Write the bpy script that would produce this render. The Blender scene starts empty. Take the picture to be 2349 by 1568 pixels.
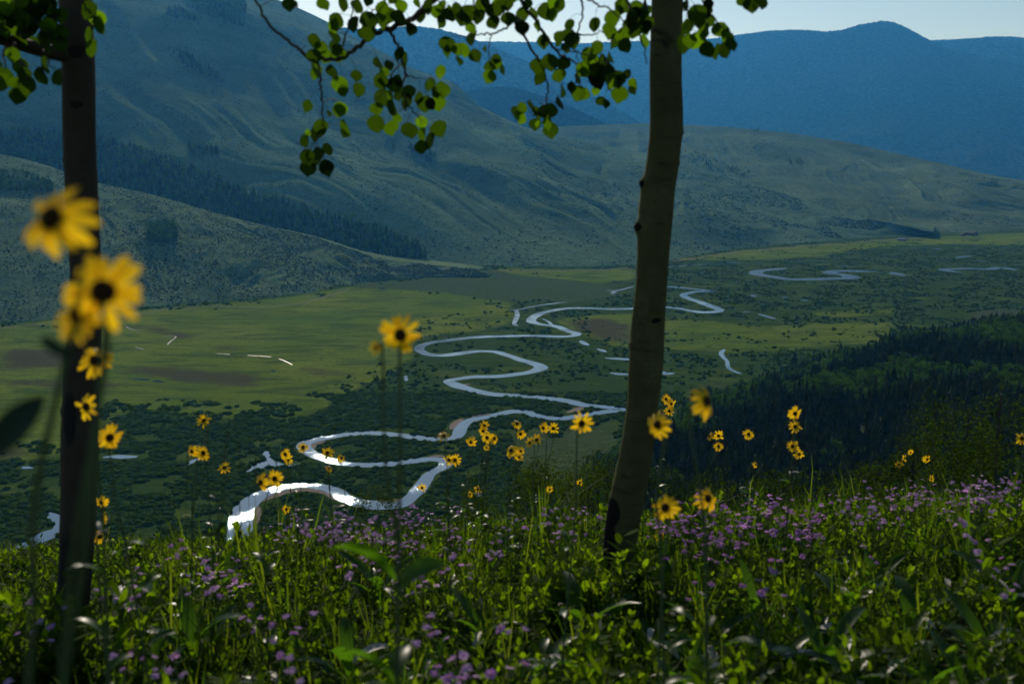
import bpy, math, random, time
T0 = time.time()
import numpy as np
from mathutils import Vector, Matrix
R = math.radians
random.seed(7); rng = np.random.default_rng(11)
sc = bpy.context.scene
COL = sc.collection

# ------------------------------------------------------------------ camera geometry (photo measured on a 2349 x 1568 sheet)
W, H, FP, CX, CY = 2349.0, 1568.0, 2349.0*35/36, 1174.5, 784.0
PITCH = R(10.76); CAMZ = 200.0
cp, sp = math.cos(PITCH), math.sin(PITCH)
def rays(X, Y):
    X = np.asarray(X, float); Y = np.asarray(Y, float)
    v = (X-CX)/FP; w = (CY-Y)/FP
    return np.stack([v+0*w, cp+w*sp+0*v, -sp+w*cp+0*v], -1)
def P(X, Y, d):                                # point seen in direction X,Y at horizontal range d
    r = rays(X, Y); h = np.hypot(r[..., 0], r[..., 1])
    return np.array([0, 0, CAMZ])+r*(np.asarray(d)/h)[..., None]
def G(X, Y, z=0.0):                            # point on the level plane z
    r = rays(X, Y); return np.array([0, 0, CAMZ])+r*((z-CAMZ)/r[..., 2])[..., None]
def proj(p):
    p = np.asarray(p, float); x = p[..., 0]; y = p[..., 1]; z = p[..., 2]-CAMZ
    f = y*cp-z*sp; u = y*sp+z*cp; f = np.where(f < .05, .05, f)
    return CX+FP*x/f, CY-FP*u/f
def inpoly(X, Y, poly):
    res = np.zeros(np.shape(X), bool); n = len(poly); j = n-1
    for i in range(n):
        xi, yi = poly[i]; xj, yj = poly[j]
        if yi != yj:
            c = ((yi > Y) != (yj > Y)) & (X < (xj-xi)*(Y-yi)/(yj-yi)+xi)
            res ^= c
        j = i
    return res

# ------------------------------------------------------------------ noise
_T = rng.random((256, 256))
def vnoise(x, y):
    xi = np.floor(x).astype(int); yi = np.floor(y).astype(int); fx = x-xi; fy = y-yi
    fx = fx*fx*fx*(fx*(fx*6-15)+10); fy = fy*fy*fy*(fy*(fy*6-15)+10)
    a = _T[xi & 255, yi & 255]; b = _T[(xi+1) & 255, yi & 255]; c = _T[xi & 255, (yi+1) & 255]; d = _T[(xi+1) & 255, (yi+1) & 255]
    return (a+(b-a)*fx+(c-a)*fy+(a-b-c+d)*fx*fy)*2-1
def fbm(x, y, o=5, g=.5):
    s = 0; a = 1; t = 0
    for k in range(o):
        s = s+a*vnoise(x+k*17.3, y+k*9.1); t += a; a *= g; x = x*2.03; y = y*2.03
    return s/t
def ridged(x, y, o=4):
    s = 0; a = 1; t = 0
    for k in range(o):
        s = s+a*(1-2*np.abs(vnoise(x+k*31.7, y+k*5.3))); t += a; a *= .5; x = x*2.07; y = y*2.07
    return s/t

# ------------------------------------------------------------------ objects
def mesh_np(name, V, F, mi=None, smooth=False, attrs=None):
    """F: list of int arrays (n,k)"""
    me = bpy.data.meshes.new(name)
    V = np.asarray(V, np.float32); me.vertices.add(len(V)); me.vertices.foreach_set('co', V.ravel())
    F = [np.asarray(f, np.int32) for f in F if len(f)]
    ls = np.concatenate([f.ravel() for f in F]); tot = np.concatenate([np.full(len(f), f.shape[1], np.int32) for f in F])
    st = np.concatenate([[0], np.cumsum(tot)[:-1]]).astype(np.int32)
    me.loops.add(len(ls)); me.loops.foreach_set('vertex_index', ls)
    me.polygons.add(len(tot)); me.polygons.foreach_set('loop_start', st); me.polygons.foreach_set('loop_total', tot)
    if mi is not None: me.polygons.foreach_set('material_index', np.asarray(mi, np.int32))
    me.polygons.foreach_set('use_smooth', np.full(len(tot), bool(smooth)))
    me.update(calc_edges=True)
    if attrs:
        for k, v in attrs.items():
            a = me.attributes.new(k, 'FLOAT', 'POINT'); a.data.foreach_set('value', np.asarray(v, np.float32).ravel())
    return me
def link(name, me, mats=(), parent=None, loc=None):
    if me is not None and not me.materials:
        for m in mats: me.materials.append(m)
    o = bpy.data.objects.new(name, me); COL.objects.link(o)
    if parent is not None: o.parent = parent
    if loc is not None: o.location = loc
    return o
def tag(o, label=None, cat=None, group=None, kind=None):
    if label: o['label'] = label
    if cat: o['category'] = cat
    if group: o['group'] = group
    if kind: o['kind'] = kind
    return o
class MB:
    """collects geometry with material slots"""
    def __init__(s): s.V = []; s.F = {}; s.n = 0
    def add(s, V, F, m=0):
        V = np.asarray(V, float)
        for f in (F if isinstance(F, list) else [F]):
            f = np.asarray(f, int)
            if len(f): s.F.setdefault((f.shape[1], m), []).append(f+s.n)
        s.V.append(V); s.n += len(V)
    def arr(s):
        V = np.concatenate(s.V); F = []; mi = []
        for (k, m), l in s.F.items():
            f = np.concatenate(l); F.append(f); mi.append(np.full(len(f), m))
        return V, F, np.concatenate(mi)
    def mesh(s, name, smooth=False):
        V, F, mi = s.arr(); return mesh_np(name, V, F, mi, smooth)
def tube(pts, rad, n=6, cap=True):
    pts = np.asarray(pts, float); m = len(pts); rad = np.broadcast_to(np.asarray(rad, float), (m,))
    T = np.gradient(pts, axis=0); T /= np.linalg.norm(T, axis=1)[:, None]+1e-12
    up = np.array([0, 0, 1.0]) if abs(T[0, 2]) < .9 else np.array([0, 1.0, 0])
    a = np.cross(T[0], up); a /= np.linalg.norm(a); V = []
    for i in range(m):
        a = a-T[i]*np.dot(a, T[i]); a /= np.linalg.norm(a); b = np.cross(T[i], a)
        th = np.arange(n)*2*math.pi/n
        V.append(pts[i]+rad[i]*(np.cos(th)[:, None]*a+np.sin(th)[:, None]*b))
    V = np.concatenate(V); F = []
    i, j = np.meshgrid(np.arange(m-1), np.arange(n), indexing='ij'); i = i.ravel(); j = j.ravel(); k = (j+1) % n
    F = np.stack([i*n+j, i*n+k, (i+1)*n+k, (i+1)*n+j], 1)
    out = [F]
    if cap and n >= 3:
        t = np.array([[(m-1)*n+0, (m-1)*n+q, (m-1)*n+q+1] for q in range(1, n-1)]); out.append(t)
        t = np.array([[0, q+1, q] for q in range(1, n-1)]); out.append(t)
    return V, out
def smooth_line(pts, n=8):
    pts = np.asarray(pts, float); q = np.concatenate([[2*pts[0]-pts[1]], pts, [2*pts[-1]-pts[-2]]]); o = []
    for i in range(1, len(q)-2):
        a, b, c, d = q[i-1:i+3]
        for t in np.arange(n)/n:
            o.append(.5*((2*b)+(-a+c)*t+(2*a-5*b+4*c-d)*t*t+(-a+3*b-3*c+d)*t**3))
    o.append(pts[-1]); return np.array(o)
def scatter(protos, pos, yaw, scl, pick=None, tilt=0.0, sz=None):
    """merge copies of (V, [F], mi) at pos; returns V, F, mi"""
    n = len(pos); pick = rng.integers(0, len(protos), n) if pick is None else pick
    Vs = []; Fs = {}; base = 0
    for k, (V, F, mi) in enumerate(protos):
        idx = np.where(pick == k)[0]
        if not len(idx): continue
        c = np.cos(yaw[idx]); s = np.sin(yaw[idx]); S = scl[idx]; Z = S if sz is None else sz[idx]
        x = V[None, :, 0]*S[:, None]; y = V[None, :, 1]*S[:, None]; z = V[None, :, 2]*Z[:, None]
        X = x*c[:, None]-y*s[:, None]; Y = x*s[:, None]+y*c[:, None]
        if tilt:
            ta = rng.normal(0, tilt, len(idx))[:, None]; tb = rng.normal(0, tilt, len(idx))[:, None]
            X = X+z*ta; Y = Y+z*tb
        A = np.stack([X, Y, z], -1)+pos[idx][:, None, :]
        Vs.append(A.reshape(-1, 3)); off = base+np.arange(len(idx))*len(V); base += len(idx)*len(V)
        p = 0
        for f in F:
            f = np.asarray(f); m = mi[p:p+len(f)]; p += len(f)
            ff = (f[None]+off[:, None, None]).reshape(-1, f.shape[1]); Fs.setdefault(f.shape[1], []).append((ff, np.tile(m, len(idx))))
    F = []; M = []
    for k, l in Fs.items():
        F.append(np.concatenate([a for a, b in l])); M.append(np.concatenate([b for a, b in l]))
    return np.concatenate(Vs), F, np.concatenate(M)

# ------------------------------------------------------------------ materials
class N:
    def __init__(s, name):
        s.m = bpy.data.materials.new(name); s.m.use_nodes = True; s.t = s.m.node_tree; s.t.nodes.clear()
        s.out = s.t.nodes.new('ShaderNodeOutputMaterial')
        s.co = s.t.nodes.new('ShaderNodeTexCoord').outputs['Object']
    def n(s, ty, **kw):
        o = s.t.nodes.new(ty)
        for k, v in kw.items():
            if hasattr(o, k) and k != 'inputs': setattr(o, k, v)
        return o
    def l(s, a, b): s.t.links.new(a, b)
    def put(s, sock, v):
        if isinstance(v, bpy.types.NodeSocket): s.l(v, sock)
        elif isinstance(v, (tuple, list)) and len(v) == 3 and sock.type == 'RGBA': sock.default_value = (*v, 1)
        else: sock.default_value = v
    def noise(s, scale, detail=4, rough=.55, vec=None, dist=0):
        o = s.n('ShaderNodeTexNoise'); s.l(vec or s.co, o.inputs['Vector'])
        o.inputs['Scale'].default_value = scale; o.inputs['Detail'].default_value = detail; o.inputs['Roughness'].default_value = rough
        o.inputs['Distortion'].default_value = dist
        return o.outputs['Fac']
    def vor(s, scale, vec=None):
        o = s.n('ShaderNodeTexVoronoi'); s.l(vec or s.co, o.inputs['Vector']); o.inputs['Scale'].default_value = scale
        return o.outputs['Distance']
    def ramp(s, f, a, b, lo=0.0, hi=1.0):
        o = s.n('ShaderNodeMapRange'); s.put(o.inputs[0], f); o.inputs[1].default_value = a; o.inputs[2].default_value = b
        o.inputs[3].default_value = lo; o.inputs[4].default_value = hi; o.clamp = True
        return o.outputs[0]
    def mix(s, f, a, b):
        o = s.n('ShaderNodeMix'); o.data_type = 'RGBA'; s.put(o.inputs[0], f); s.put(o.inputs[6], a); s.put(o.inputs[7], b)
        return o.outputs[2]
    def math(s, op, a, b=0.0):
        o = s.n('ShaderNodeMath'); o.operation = op; s.put(o.inputs[0], a); s.put(o.inputs[1], b); return o.outputs[0]
    def attr(s, name):
        o = s.n('ShaderNodeAttribute'); o.attribute_name = name; return o.outputs['Fac']
    def mapv(s, scale):
        o = s.n('ShaderNodeMapping'); s.l(s.co, o.inputs[0]); o.inputs['Scale'].default_value = scale; return o.outputs[0]
    def bump(s, h, dist, strength=1.0):
        o = s.n('ShaderNodeBump'); s.put(o.inputs['Height'], h); o.inputs['Distance'].default_value = dist; o.inputs['Strength'].default_value = strength
        return o.outputs[0]
    def pbr(s, col, rough=.8, spec=.3, normal=None, metal=0.0, transl=None, tfac=.5):
        b = s.n('ShaderNodeBsdfPrincipled'); s.put(b.inputs['Base Color'], col); s.put(b.inputs['Roughness'], rough)
        b.inputs['Specular IOR Level'].default_value = spec; b.inputs['Metallic'].default_value = metal
        if normal is not None: s.l(normal, b.inputs['Normal'])
        res = b.outputs[0]
        if transl is not None:
            t = s.n('ShaderNodeBsdfTranslucent'); s.put(t.inputs[0], transl)
            x = s.n('ShaderNodeMixShader'); x.inputs[0].default_value = tfac; s.l(res, x.inputs[1]); s.l(t.outputs[0], x.inputs[2]); res = x.outputs[0]
        s.l(res, s.out.inputs[0]); return s.m
def rnd_island(a):                                            # a random number per loose piece
    o = a.n('ShaderNodeNewGeometry'); return o.outputs['Random Per Island']

def m_leaf(name, c1, c2, t1, t2, rough=.45, spec=.4, tfac=.5, clump=0, pw=1):
    a = N(name); r = rnd_island(a)
    if pw != 1: r = a.math('POWER', r, pw)
    if clump:
        g = a.n('ShaderNodeNewGeometry').outputs['Position']; r = a.math('MULTIPLY', a.math('ADD', a.math('MULTIPLY', r, .6), .4), a.ramp(a.noise(clump, 3, .6, g), .36, .64, .12, 1))
    return a.pbr(a.mix(r, c1, c2), rough, spec, transl=a.mix(r, t1, t2), tfac=tfac)
def m_plain(name, c, rough=.7, spec=.3, var=.25, scale=40):
    a = N(name); f = a.noise(scale, 5)
    d = tuple(x*(1-var) for x in c); e = tuple(min(1, x*(1+var)) for x in c)
    return a.pbr(a.mix(f, d, e), rough, spec)

def m_hill(name, pale_tone, dark, shrub, sc_=1.0, dots=True, tint=(.16, .12, .07)):
    a = N(name)
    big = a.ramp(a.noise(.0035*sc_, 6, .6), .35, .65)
    c = a.mix(big, dark, pale_tone)  # two ground tones mixed at random in broad patches
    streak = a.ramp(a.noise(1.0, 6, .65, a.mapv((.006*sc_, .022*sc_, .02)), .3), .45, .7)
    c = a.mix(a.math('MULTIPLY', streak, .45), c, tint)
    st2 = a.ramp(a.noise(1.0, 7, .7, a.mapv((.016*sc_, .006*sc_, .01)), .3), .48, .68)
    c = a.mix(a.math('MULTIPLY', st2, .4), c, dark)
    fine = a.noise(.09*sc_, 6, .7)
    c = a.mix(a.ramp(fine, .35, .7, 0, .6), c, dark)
    hgt = a.noise(.05*sc_, 8, .65)
    if dots:
        v = a.vor(.11*sc_); m = a.ramp(v, .2, .38, 1, 0); k = a.ramp(a.noise(.012*sc_, 4), .42, .6)
        m = a.math('MULTIPLY', m, k); c = a.mix(m, c, shrub)
        v2 = a.vor(.3*sc_); m2 = a.ramp(v2, .18, .4, .75, 0); c = a.mix(m2, c, shrub)
        hgt = a.math('ADD', hgt, a.math('MULTIPLY', a.math('ADD', m, m2), .25))
    return a.pbr(c, 1, 0, a.bump(hgt, 5.0/sc_, .9))
def m_wood(name, c1, c2, scale=.06):
    a = N(name); v = a.vor(scale); f = a.noise(scale*.25, 6, .6)
    c = a.mix(f, c1, c2); h = a.math('SUBTRACT', 1.0, v)
    return a.pbr(a.mix(a.ramp(v, .1, .7), c, tuple(x*.45 for x in c1)), 1, 0, a.bump(h, .5/scale, .9))

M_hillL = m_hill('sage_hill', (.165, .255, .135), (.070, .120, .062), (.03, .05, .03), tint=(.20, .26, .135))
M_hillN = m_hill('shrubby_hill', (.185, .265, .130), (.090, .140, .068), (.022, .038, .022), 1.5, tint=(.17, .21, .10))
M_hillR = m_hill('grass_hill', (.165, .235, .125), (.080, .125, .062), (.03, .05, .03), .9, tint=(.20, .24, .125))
M_woodridge = m_wood('wooded_ridge', (.010, .030, .016), (.025, .045, .02))
M_far = m_wood('far_wood', (.012, .028, .020), (.060, .080, .050), .028)
def build_valley_mat():
    a = N('valley_ground')
    mead = a.attr('meadow'); brown = a.attr('brown'); sage = a.attr('sage')
    n1 = a.noise(.02, 6, .65); n2 = a.noise(.15, 5, .7); n3 = a.noise(.006, 4)
    stn = a.noise(1.0, 6, .6, a.mapv((.012, .035, 1)), 1.2)
    wil = a.mix(n2, (.020, .045, .008), (.055, .090, .016))
    wil = a.mix(a.ramp(stn, .5, .65, 0, .7), wil, (.085, .12, .022))
    me = a.mix(a.ramp(n3, .35, .65), (.100, .155, .014), (.165, .205, .024))
    me = a.mix(a.ramp(stn, .46, .62, 0, .8), me, (.050, .085, .014))
    me = a.mix(a.ramp(n2, .4, .75, 0, .5), me, (.05, .08, .014))
    edge = a.math('ADD', a.math('MULTIPLY', a.math('SUBTRACT', n1, .5), 1.7), a.math('MULTIPLY', a.math('SUBTRACT', n2, .5), .5))
    sp_ = a.math('MULTIPLY', a.ramp(a.vor(.16), .12, .30, 1, 0), a.ramp(a.noise(.02, 4), .42, .6)); me = a.mix(a.math('MULTIPLY', sp_, .8), me, (.03, .055, .012)); sp2 = a.ramp(a.vor(.45), .15, .4, .5, 0); me = a.mix(sp2, me, (.05, .085, .015))
    f = a.ramp(a.math('ADD', mead, edge), .36, .64)
    c = a.mix(f, wil, me)
    br = a.mix(n2, (.050, .048, .022), (.085, .070, .035))
    brn = a.math('ADD', brown, a.math('MULTIPLY', a.math('SUBTRACT', a.noise(.03, 6, .75), .5), 1.5))
    c = a.mix(a.ramp(brn, .35, .85, 0, .9), c, br)
    sg = a.mix(a.ramp(n2, .3, .7), (.035, .058, .020), (.080, .110, .038))
    sg = a.mix(a.math('MULTIPLY', sp_, .9), sg, (.022, .035, .014)); c = a.mix(a.ramp(a.math('ADD', sage, edge), .2, .8, 0, .92), c, sg)
    h = a.math('ADD', a.noise(.35, 6, .7), a.math('MULTIPLY', a.vor(.22), -.5))
    return a.pbr(c, 1, 0, a.bump(h, 1.6, .8))
M_valley = build_valley_mat()
def build_water():
    a = N('river_water')
    w = a.noise(.9, 4, .6); w2 = a.noise(.12, 3, .5)
    riff = a.ramp(a.noise(.030, 5, .65), .44, .68)
    h = a.math('MULTIPLY', a.noise(1.2, 5, .65), a.math('ADD', .05, a.math('MULTIPLY', riff, 1.0)))
    rough = a.math('ADD', .03, a.math('MULTIPLY', riff, .08))
    a.pbr((.012, .022, .026), rough, .9, a.bump(h, .26, .55))
    [n_ for n_ in a.t.nodes if n_.type == 'BSDF_PRINCIPLED'][0].inputs['Specular Tint'].default_value = (.50, .78, 1, 1); [n_ for n_ in a.t.nodes if n_.type == 'BSDF_PRINCIPLED'][0].inputs['IOR'].default_value = 1.85
    return a.m
M_water = build_water()
def build_pond():
    a = N('pond_water'); a.pbr((.012, .024, .030), .02, .9, a.bump(a.noise(.6, 3), .03, .3)); p = [n_ for n_ in a.t.nodes if n_.type == 'BSDF_PRINCIPLED'][0]
    p.inputs['Specular Tint'].default_value = (.50, .78, 1, 1); p.inputs['IOR'].default_value = 1.85; return a.m
M_pond = build_pond()
def build_shallow():
    a = N('shallow_water'); return a.pbr((.05, .06, .05), .22, .5, a.bump(a.noise(2.0, 5, .7), .10, .5))
M_shal = build_shallow()
def build_farw():
    a = N('rippled_water'); a.pbr((.012, .022, .026), .20, .9, a.bump(a.noise(1.2, 5, .65), .5, .8)); p = [n_ for n_ in a.t.nodes if n_.type == 'BSDF_PRINCIPLED'][0]
    p.inputs['Specular Tint'].default_value = (.62, .84, 1, 1); p.inputs['IOR'].default_value = 1.9; return a.m
M_farw = build_farw()
M_gravel = m_plain('gravel', (.16, .13, .10), .95, .1, .35, 1.5)
M_rock = m_plain('dirt_track', (.15, .13, .09), .95, .1, .3, .4)
M_willow = m_leaf('willow_foliage', (.026, .058, .010), (.062, .110, .018), (.06, .13, .006), (.13, .20, .010), .9, 0, .35, .11)
M_sage = m_leaf('sage_foliage', (.030, .045, .028), (.055, .075, .045), (.04, .06, .03), (.06, .08, .04), 1, 0, .2)
M_conif = m_leaf('conifer_foliage', (.014, .024, .008), (.110, .120, .034), (.02, .04, .01), (.12, .14, .03), 1, 0, .25, .09)
M_aspenfar = m_leaf('aspen_foliage', (.015, .045, .006), (.150, .260, .030), (.03, .09, .006), (.20, .36, .02), 1, 0, .16, .10)
M_stemwood = m_plain('tree_bark', (.11, .09, .065), .9, .1, .3, 3)
M_leafG = m_leaf('aspen_leaf', (.010, .025, .003), (.025, .055, .006), (.004, .014, .001), (.17, .36, .003), .6, .1, .55, pw=2.2)
M_forb = m_leaf('forb_leaf', (.014, .040, .002), (.055, .095, .004), (.025, .09, .002), (.31, .48, .005), .6, .03, .62, .9)
M_grass = m_leaf('grass_blade', (.025, .055, .006), (.075, .095, .015), (.07, .18, .006), (.26, .34, .012), .6, .05, .5)
M_broad = m_leaf('broad_leaf', (.015, .045, .006), (.035, .080, .010), (.04, .15, .004), (.15, .32, .008), .36, .26, .5)
M_paleleaf = m_leaf('pale_leaf', (.42, .38, .30), (.55, .50, .42), (.4, .36, .28), (.5, .45, .38), .5, .3, .4)  # pale colour stands in for sun glints on leaves, and for seed heads
M_stem = m_plain('plant_stem', (.060, .090, .028), .6, .3, .3, 60)
M_petal = m_leaf('yellow_petal', (.85, .50, .012), (.90, .60, .015), (.95, .56, .008), (.95, .66, .012), .5, .2, .55)
M_disc = m_plain('flower_disc', (.045, .022, .008), .9, .1, .4, 400)
M_bract = m_plain('green_bract', (.05, .08, .02), .7, .2, .3, 200)
M_purple = m_leaf('purple_petal', (.48, .22, .66), (.66, .38, .76), (.70, .30, .88), (.92, .56, .96), .8, .05, .65)
M_lilac = m_leaf('lilac_petal', (.60, .36, .66), (.72, .50, .74), (.80, .50, .85), (.95, .70, .92), .8, .05, .6)
M_yel = m_plain('orange_disc', (.50, .26, .03), .8, .1, .3, 300)
def build_bark():
    a = N('aspen_bark')
    n = a.noise(9, 6, .6); c = a.mix(n, (.060, .055, .020), (.125, .115, .048))
    hs = a.noise(1.0, 5, .7, a.mapv((5, 5, 38)), .6)
    c = a.mix(a.ramp(hs, .55, .68, 0, .85), c, (.040, .034, .018)); c = a.mix(a.ramp(a.noise(2.2, 6, .7), .5, .7, 0, .7), c, (.17, .165, .075))
    sc_ = a.noise(3.2, 3, .6, None, 1.0); c = a.mix(a.ramp(sc_, .62, .70), c, (.03, .025, .02))
    dk = a.attr('scar_shade'); c = a.mix(a.ramp(a.math('ADD', dk, a.math('MULTIPLY', a.math('SUBTRACT', n, .5), .8)), .45, .6), c, (.018, .014, .012))
    return a.pbr(c, .9, .05, a.bump(a.math('ADD', n, hs), .006, .7))
M_bark = build_bark()
def build_bark2():
    a = N('grey_aspen_bark')
    n = a.noise(11, 6, .6); c = a.mix(n, (.035, .026, .018), (.075, .058, .036))
    hs = a.noise(1.0, 5, .7, a.mapv((7, 7, 50)), .4); c = a.mix(a.ramp(hs, .55, .70, 0, .8), c, (.05, .04, .03))
    dk = a.attr('scar_shade'); c = a.mix(a.ramp(dk, .3, .6), c, (.02, .016, .014))
    return a.pbr(c, .8, .2, a.bump(a.math('ADD', n, hs), .008, .8))
M_bark2 = build_bark2()
M_twig = m_plain('twig_bark', (.06, .045, .035), .8, .2, .3, 60)
M_soil = m_plain('meadow_soil', (.045, .055, .022), .95, .05, .5, 12)
def build_near_mat():
    a = N('hillside_ground'); n = a.noise(.15, 6, .65); n2 = a.noise(3, 5, .6)
    c = a.mix(n, (.03, .045, .018), (.07, .09, .035)); c = a.mix(a.ramp(n2, .4, .7, 0, .6), c, (.03, .035, .018))
    return a.pbr(c, 1, 0, a.bump(a.noise(.6, 6, .7), .8, .8))
M_near = build_near_mat()

# ------------------------------------------------------------------ terrain lofts
def grid_faces(nv, nu):
    i, j = np.meshgrid(np.arange(nv-1), np.arange(nu-1), indexing='ij'); i = i.ravel(); j = j.ravel()
    return np.stack([i*nu+j, i*nu+j+1, (i+1)*nu+j+1, (i+1)*nu+j], 1)
def resamp(P_, n):
    P_ = np.asarray(P_, float); t = np.linspace(0, 1, len(P_)); u = np.linspace(0, 1, n)
    q = smooth_line(P_, 12); t2 = np.linspace(0, 1, len(q)); return np.stack([np.interp(u, t2, q[:, k]) for k in range(q.shape[1])], 1)
def elev(X, Y):
    r = rays(X, Y); return r[..., 2]/np.hypot(r[..., 0], r[..., 1])
def hillmesh(name, base, ridge, mat, nu, nv, back=600, gully=None, shape=None, fine=None, skyj=0, seed=0, label=None):
    """base: (X,Y) on the valley plane or (X,Y,d); ridge: (X,Y,slope_deg) or (X,Y,d>100)"""
    B = []; Rg = []
    for b in base: B.append(G(b[0], b[1], -2.0) if len(b) == 2 else P(b[0], b[1], b[2]))
    for b, r in zip(B, ridge):
        if r[2] > 100: Rg.append(P(r[0], r[1], r[2])); continue
        s = math.tan(R(r[2])); db = math.hypot(b[0], b[1]); d = (s*db+CAMZ)/(s-elev(r[0], r[1])); Rg.append(P(r[0], r[1], d))
    B = resamp(B, nu); Rg = resamp(Rg, nu); t = np.linspace(0, 1, nv)[:, None, None]; A = B[None]*(1-t)+Rg[None]*t
    tt = t[..., 0]; u = np.linspace(0, 1, nu)[None, :]
    hz = (Rg[None, :, 2]-B[None, :, 2])
    prof = shape(tt, u) if shape else tt
    A = A.copy(); A[..., 2] = B[None, :, 2]+hz*prof
    win = np.clip(tt*6, 0, 1)*np.clip((1-tt)*5, 0, 1)
    win = win*win*(3-2*win)
    if gully is not None: A[..., 2] += gully(tt, u, A)*win
    if fine: A[..., 2] += fine[0]*fbm(A[..., 0]/fine[1]+seed, A[..., 1]/fine[1], 6, .55)*np.clip(tt*6, 0, 1)*np.clip((1-tt)*12, .25, 1)
    if skyj: A[-1, :, 2] += skyj*(rng.random(nu)-.3)
    # back slope
    nb = 14; rows = []; D = Rg.copy(); dirn = Rg[:, :2]/np.linalg.norm(Rg[:, :2], axis=1)[:, None]
    for k in range(1, nb+1):
        r = A[-1].copy(); r[:, :2] += dirn*back*k/nb*2; r[:, 2] = A[-1, :, 2]*(1-(k/nb)**1.5)-3*(k/nb) ; r[:, 2] += 0; rows.append(r)
    full = np.concatenate([A, np.array(rows)]); V = full.reshape(-1, 3)
    o = link(name, mesh_np(name, V, [grid_faces(full.shape[0], nu)], smooth=True), [mat]); tag(o, kind='structure')
    if label: o['label'] = label
    return A
def gullyL3(t, u, A):
    w = fbm(u*6+3, t*2.2, 3)*.9
    g = ridged(u*7.0+w*.7, t*1.2+1.7, 4)
    big = fbm(u*3.1+7, t*2.7+2, 3)
    terr = np.sin((t*9+fbm(u*4, t*3, 3)*3)*1.0)
    k = np.clip(A[-1:, :, 2]/330, .2, 1.15); gul = -np.clip(ridged(u*13+w*1.6+.4*np.sin(t*5), t*.8+9.3, 3)-.28, 0, 1)*1.6; return k*((34-12*u)*g+(38-24*u)*big+4*terr+7*ridged(u*26+w*2, t*3, 3)+15*gul)
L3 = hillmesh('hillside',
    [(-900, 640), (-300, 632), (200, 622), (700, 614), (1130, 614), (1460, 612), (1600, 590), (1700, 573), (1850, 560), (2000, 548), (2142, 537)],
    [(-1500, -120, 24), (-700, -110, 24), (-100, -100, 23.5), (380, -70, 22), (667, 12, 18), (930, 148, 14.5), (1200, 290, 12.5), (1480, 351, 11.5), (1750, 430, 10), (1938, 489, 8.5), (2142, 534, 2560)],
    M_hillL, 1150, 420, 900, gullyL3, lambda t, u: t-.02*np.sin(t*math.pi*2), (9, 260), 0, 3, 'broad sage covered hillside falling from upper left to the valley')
def gullyL1(t, u, A):
    w = fbm(u*5+13, t*2.2+4, 3)*.8
    return 10*ridged(u*8+w, t*1.1+.7, 4)+9*fbm(u*3+1, t*2.5+5, 3)-4*np.clip(ridged(u*17+w*2, t*.9+3.3, 3)-.3, 0, 1)
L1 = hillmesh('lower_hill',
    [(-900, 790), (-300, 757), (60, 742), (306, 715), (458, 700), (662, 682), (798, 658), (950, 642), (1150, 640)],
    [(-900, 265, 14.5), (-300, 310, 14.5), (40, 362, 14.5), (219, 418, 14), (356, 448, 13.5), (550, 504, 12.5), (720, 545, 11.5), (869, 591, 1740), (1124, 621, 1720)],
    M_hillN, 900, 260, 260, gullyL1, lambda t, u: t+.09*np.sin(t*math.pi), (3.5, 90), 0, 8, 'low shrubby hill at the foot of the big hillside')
def gullyL4(t, u, A):
    w = fbm(u*4+23, t*2+4, 3)*.8
    return 20*ridged(u*6+w, t*1.3+3.7, 4)+20*fbm(u*3+11, t*3+5, 3)+5*ridged(u*22+w*2, t*3, 3)-10*np.clip(ridged(u*14+w*2, t*.9+6.3, 3)-.3, 0, 1)
L4 = hillmesh('grassy_ridge',
    [(1000, 535), (1400, 532), (1700, 532), (2000, 540), (2200, 535), (2349, 531), (2700, 525), (3300, 518)],
    [(1100, 300, 12.5), (1413, 285, 12), (1561, 285, 12), (1750, 299, 11.5), (1938, 326, 11), (2120, 366, 10.5), (2349, 415, 10), (2900, 490, 9)],
    M_hillR, 700, 240, 900, gullyL4, lambda t, u: t+.05*np.sin(t*math.pi*2), (8, 180), 0, 12, 'rounded grassy ridge at the far end of the valley')
def gfar(a1, a2, f=6):
    return lambda t, u, A: a1*ridged(u*f+fbm(u*5, t*3, 2), t*1.5, 5)+a2*fbm(u*4+2, t*3, 4)
hillmesh('wooded_hill', [(900, 420, 4700), (1083, 420, 4600), (1300, 420, 4500), (1700, 440, 4400)],
    [(960, 260, 4500), (1083, 204, 4500), (1175, 203, 4500), (1226, 219, 4450), (1276, 244, 4400), (1362, 268, 4350), (1408, 285, 4300), (1485, 328, 4250), (1600, 380, 4200)][::1] if False else
    [(1040, 215, 5400), (1175, 202, 5400), (1362, 270, 5200), (1560, 375, 5000)],
    M_woodridge, 500, 90, 700, gfar(30, 20), None, (10, 120), 9, 20, 'dark wooded spur behind the sage hillside')
hillmesh('blue_hill', [(300, 430, 6800), (700, 430, 6800), (900, 430, 6700), (1100, 430, 6600), (1350, 420, 6500), (1700, 420, 6400)],
    [(600, 30, 8000), (810, 66, 8000), (985, 64, 7900), (1150, 116, 7800), (1378, 229, 7500), (1560, 335, 7200)],
    M_far, 600, 90, 900, gfar(30, 25), None, (14, 250), 12, 31, 'hazy blue slope behind the wooded spur')
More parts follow.
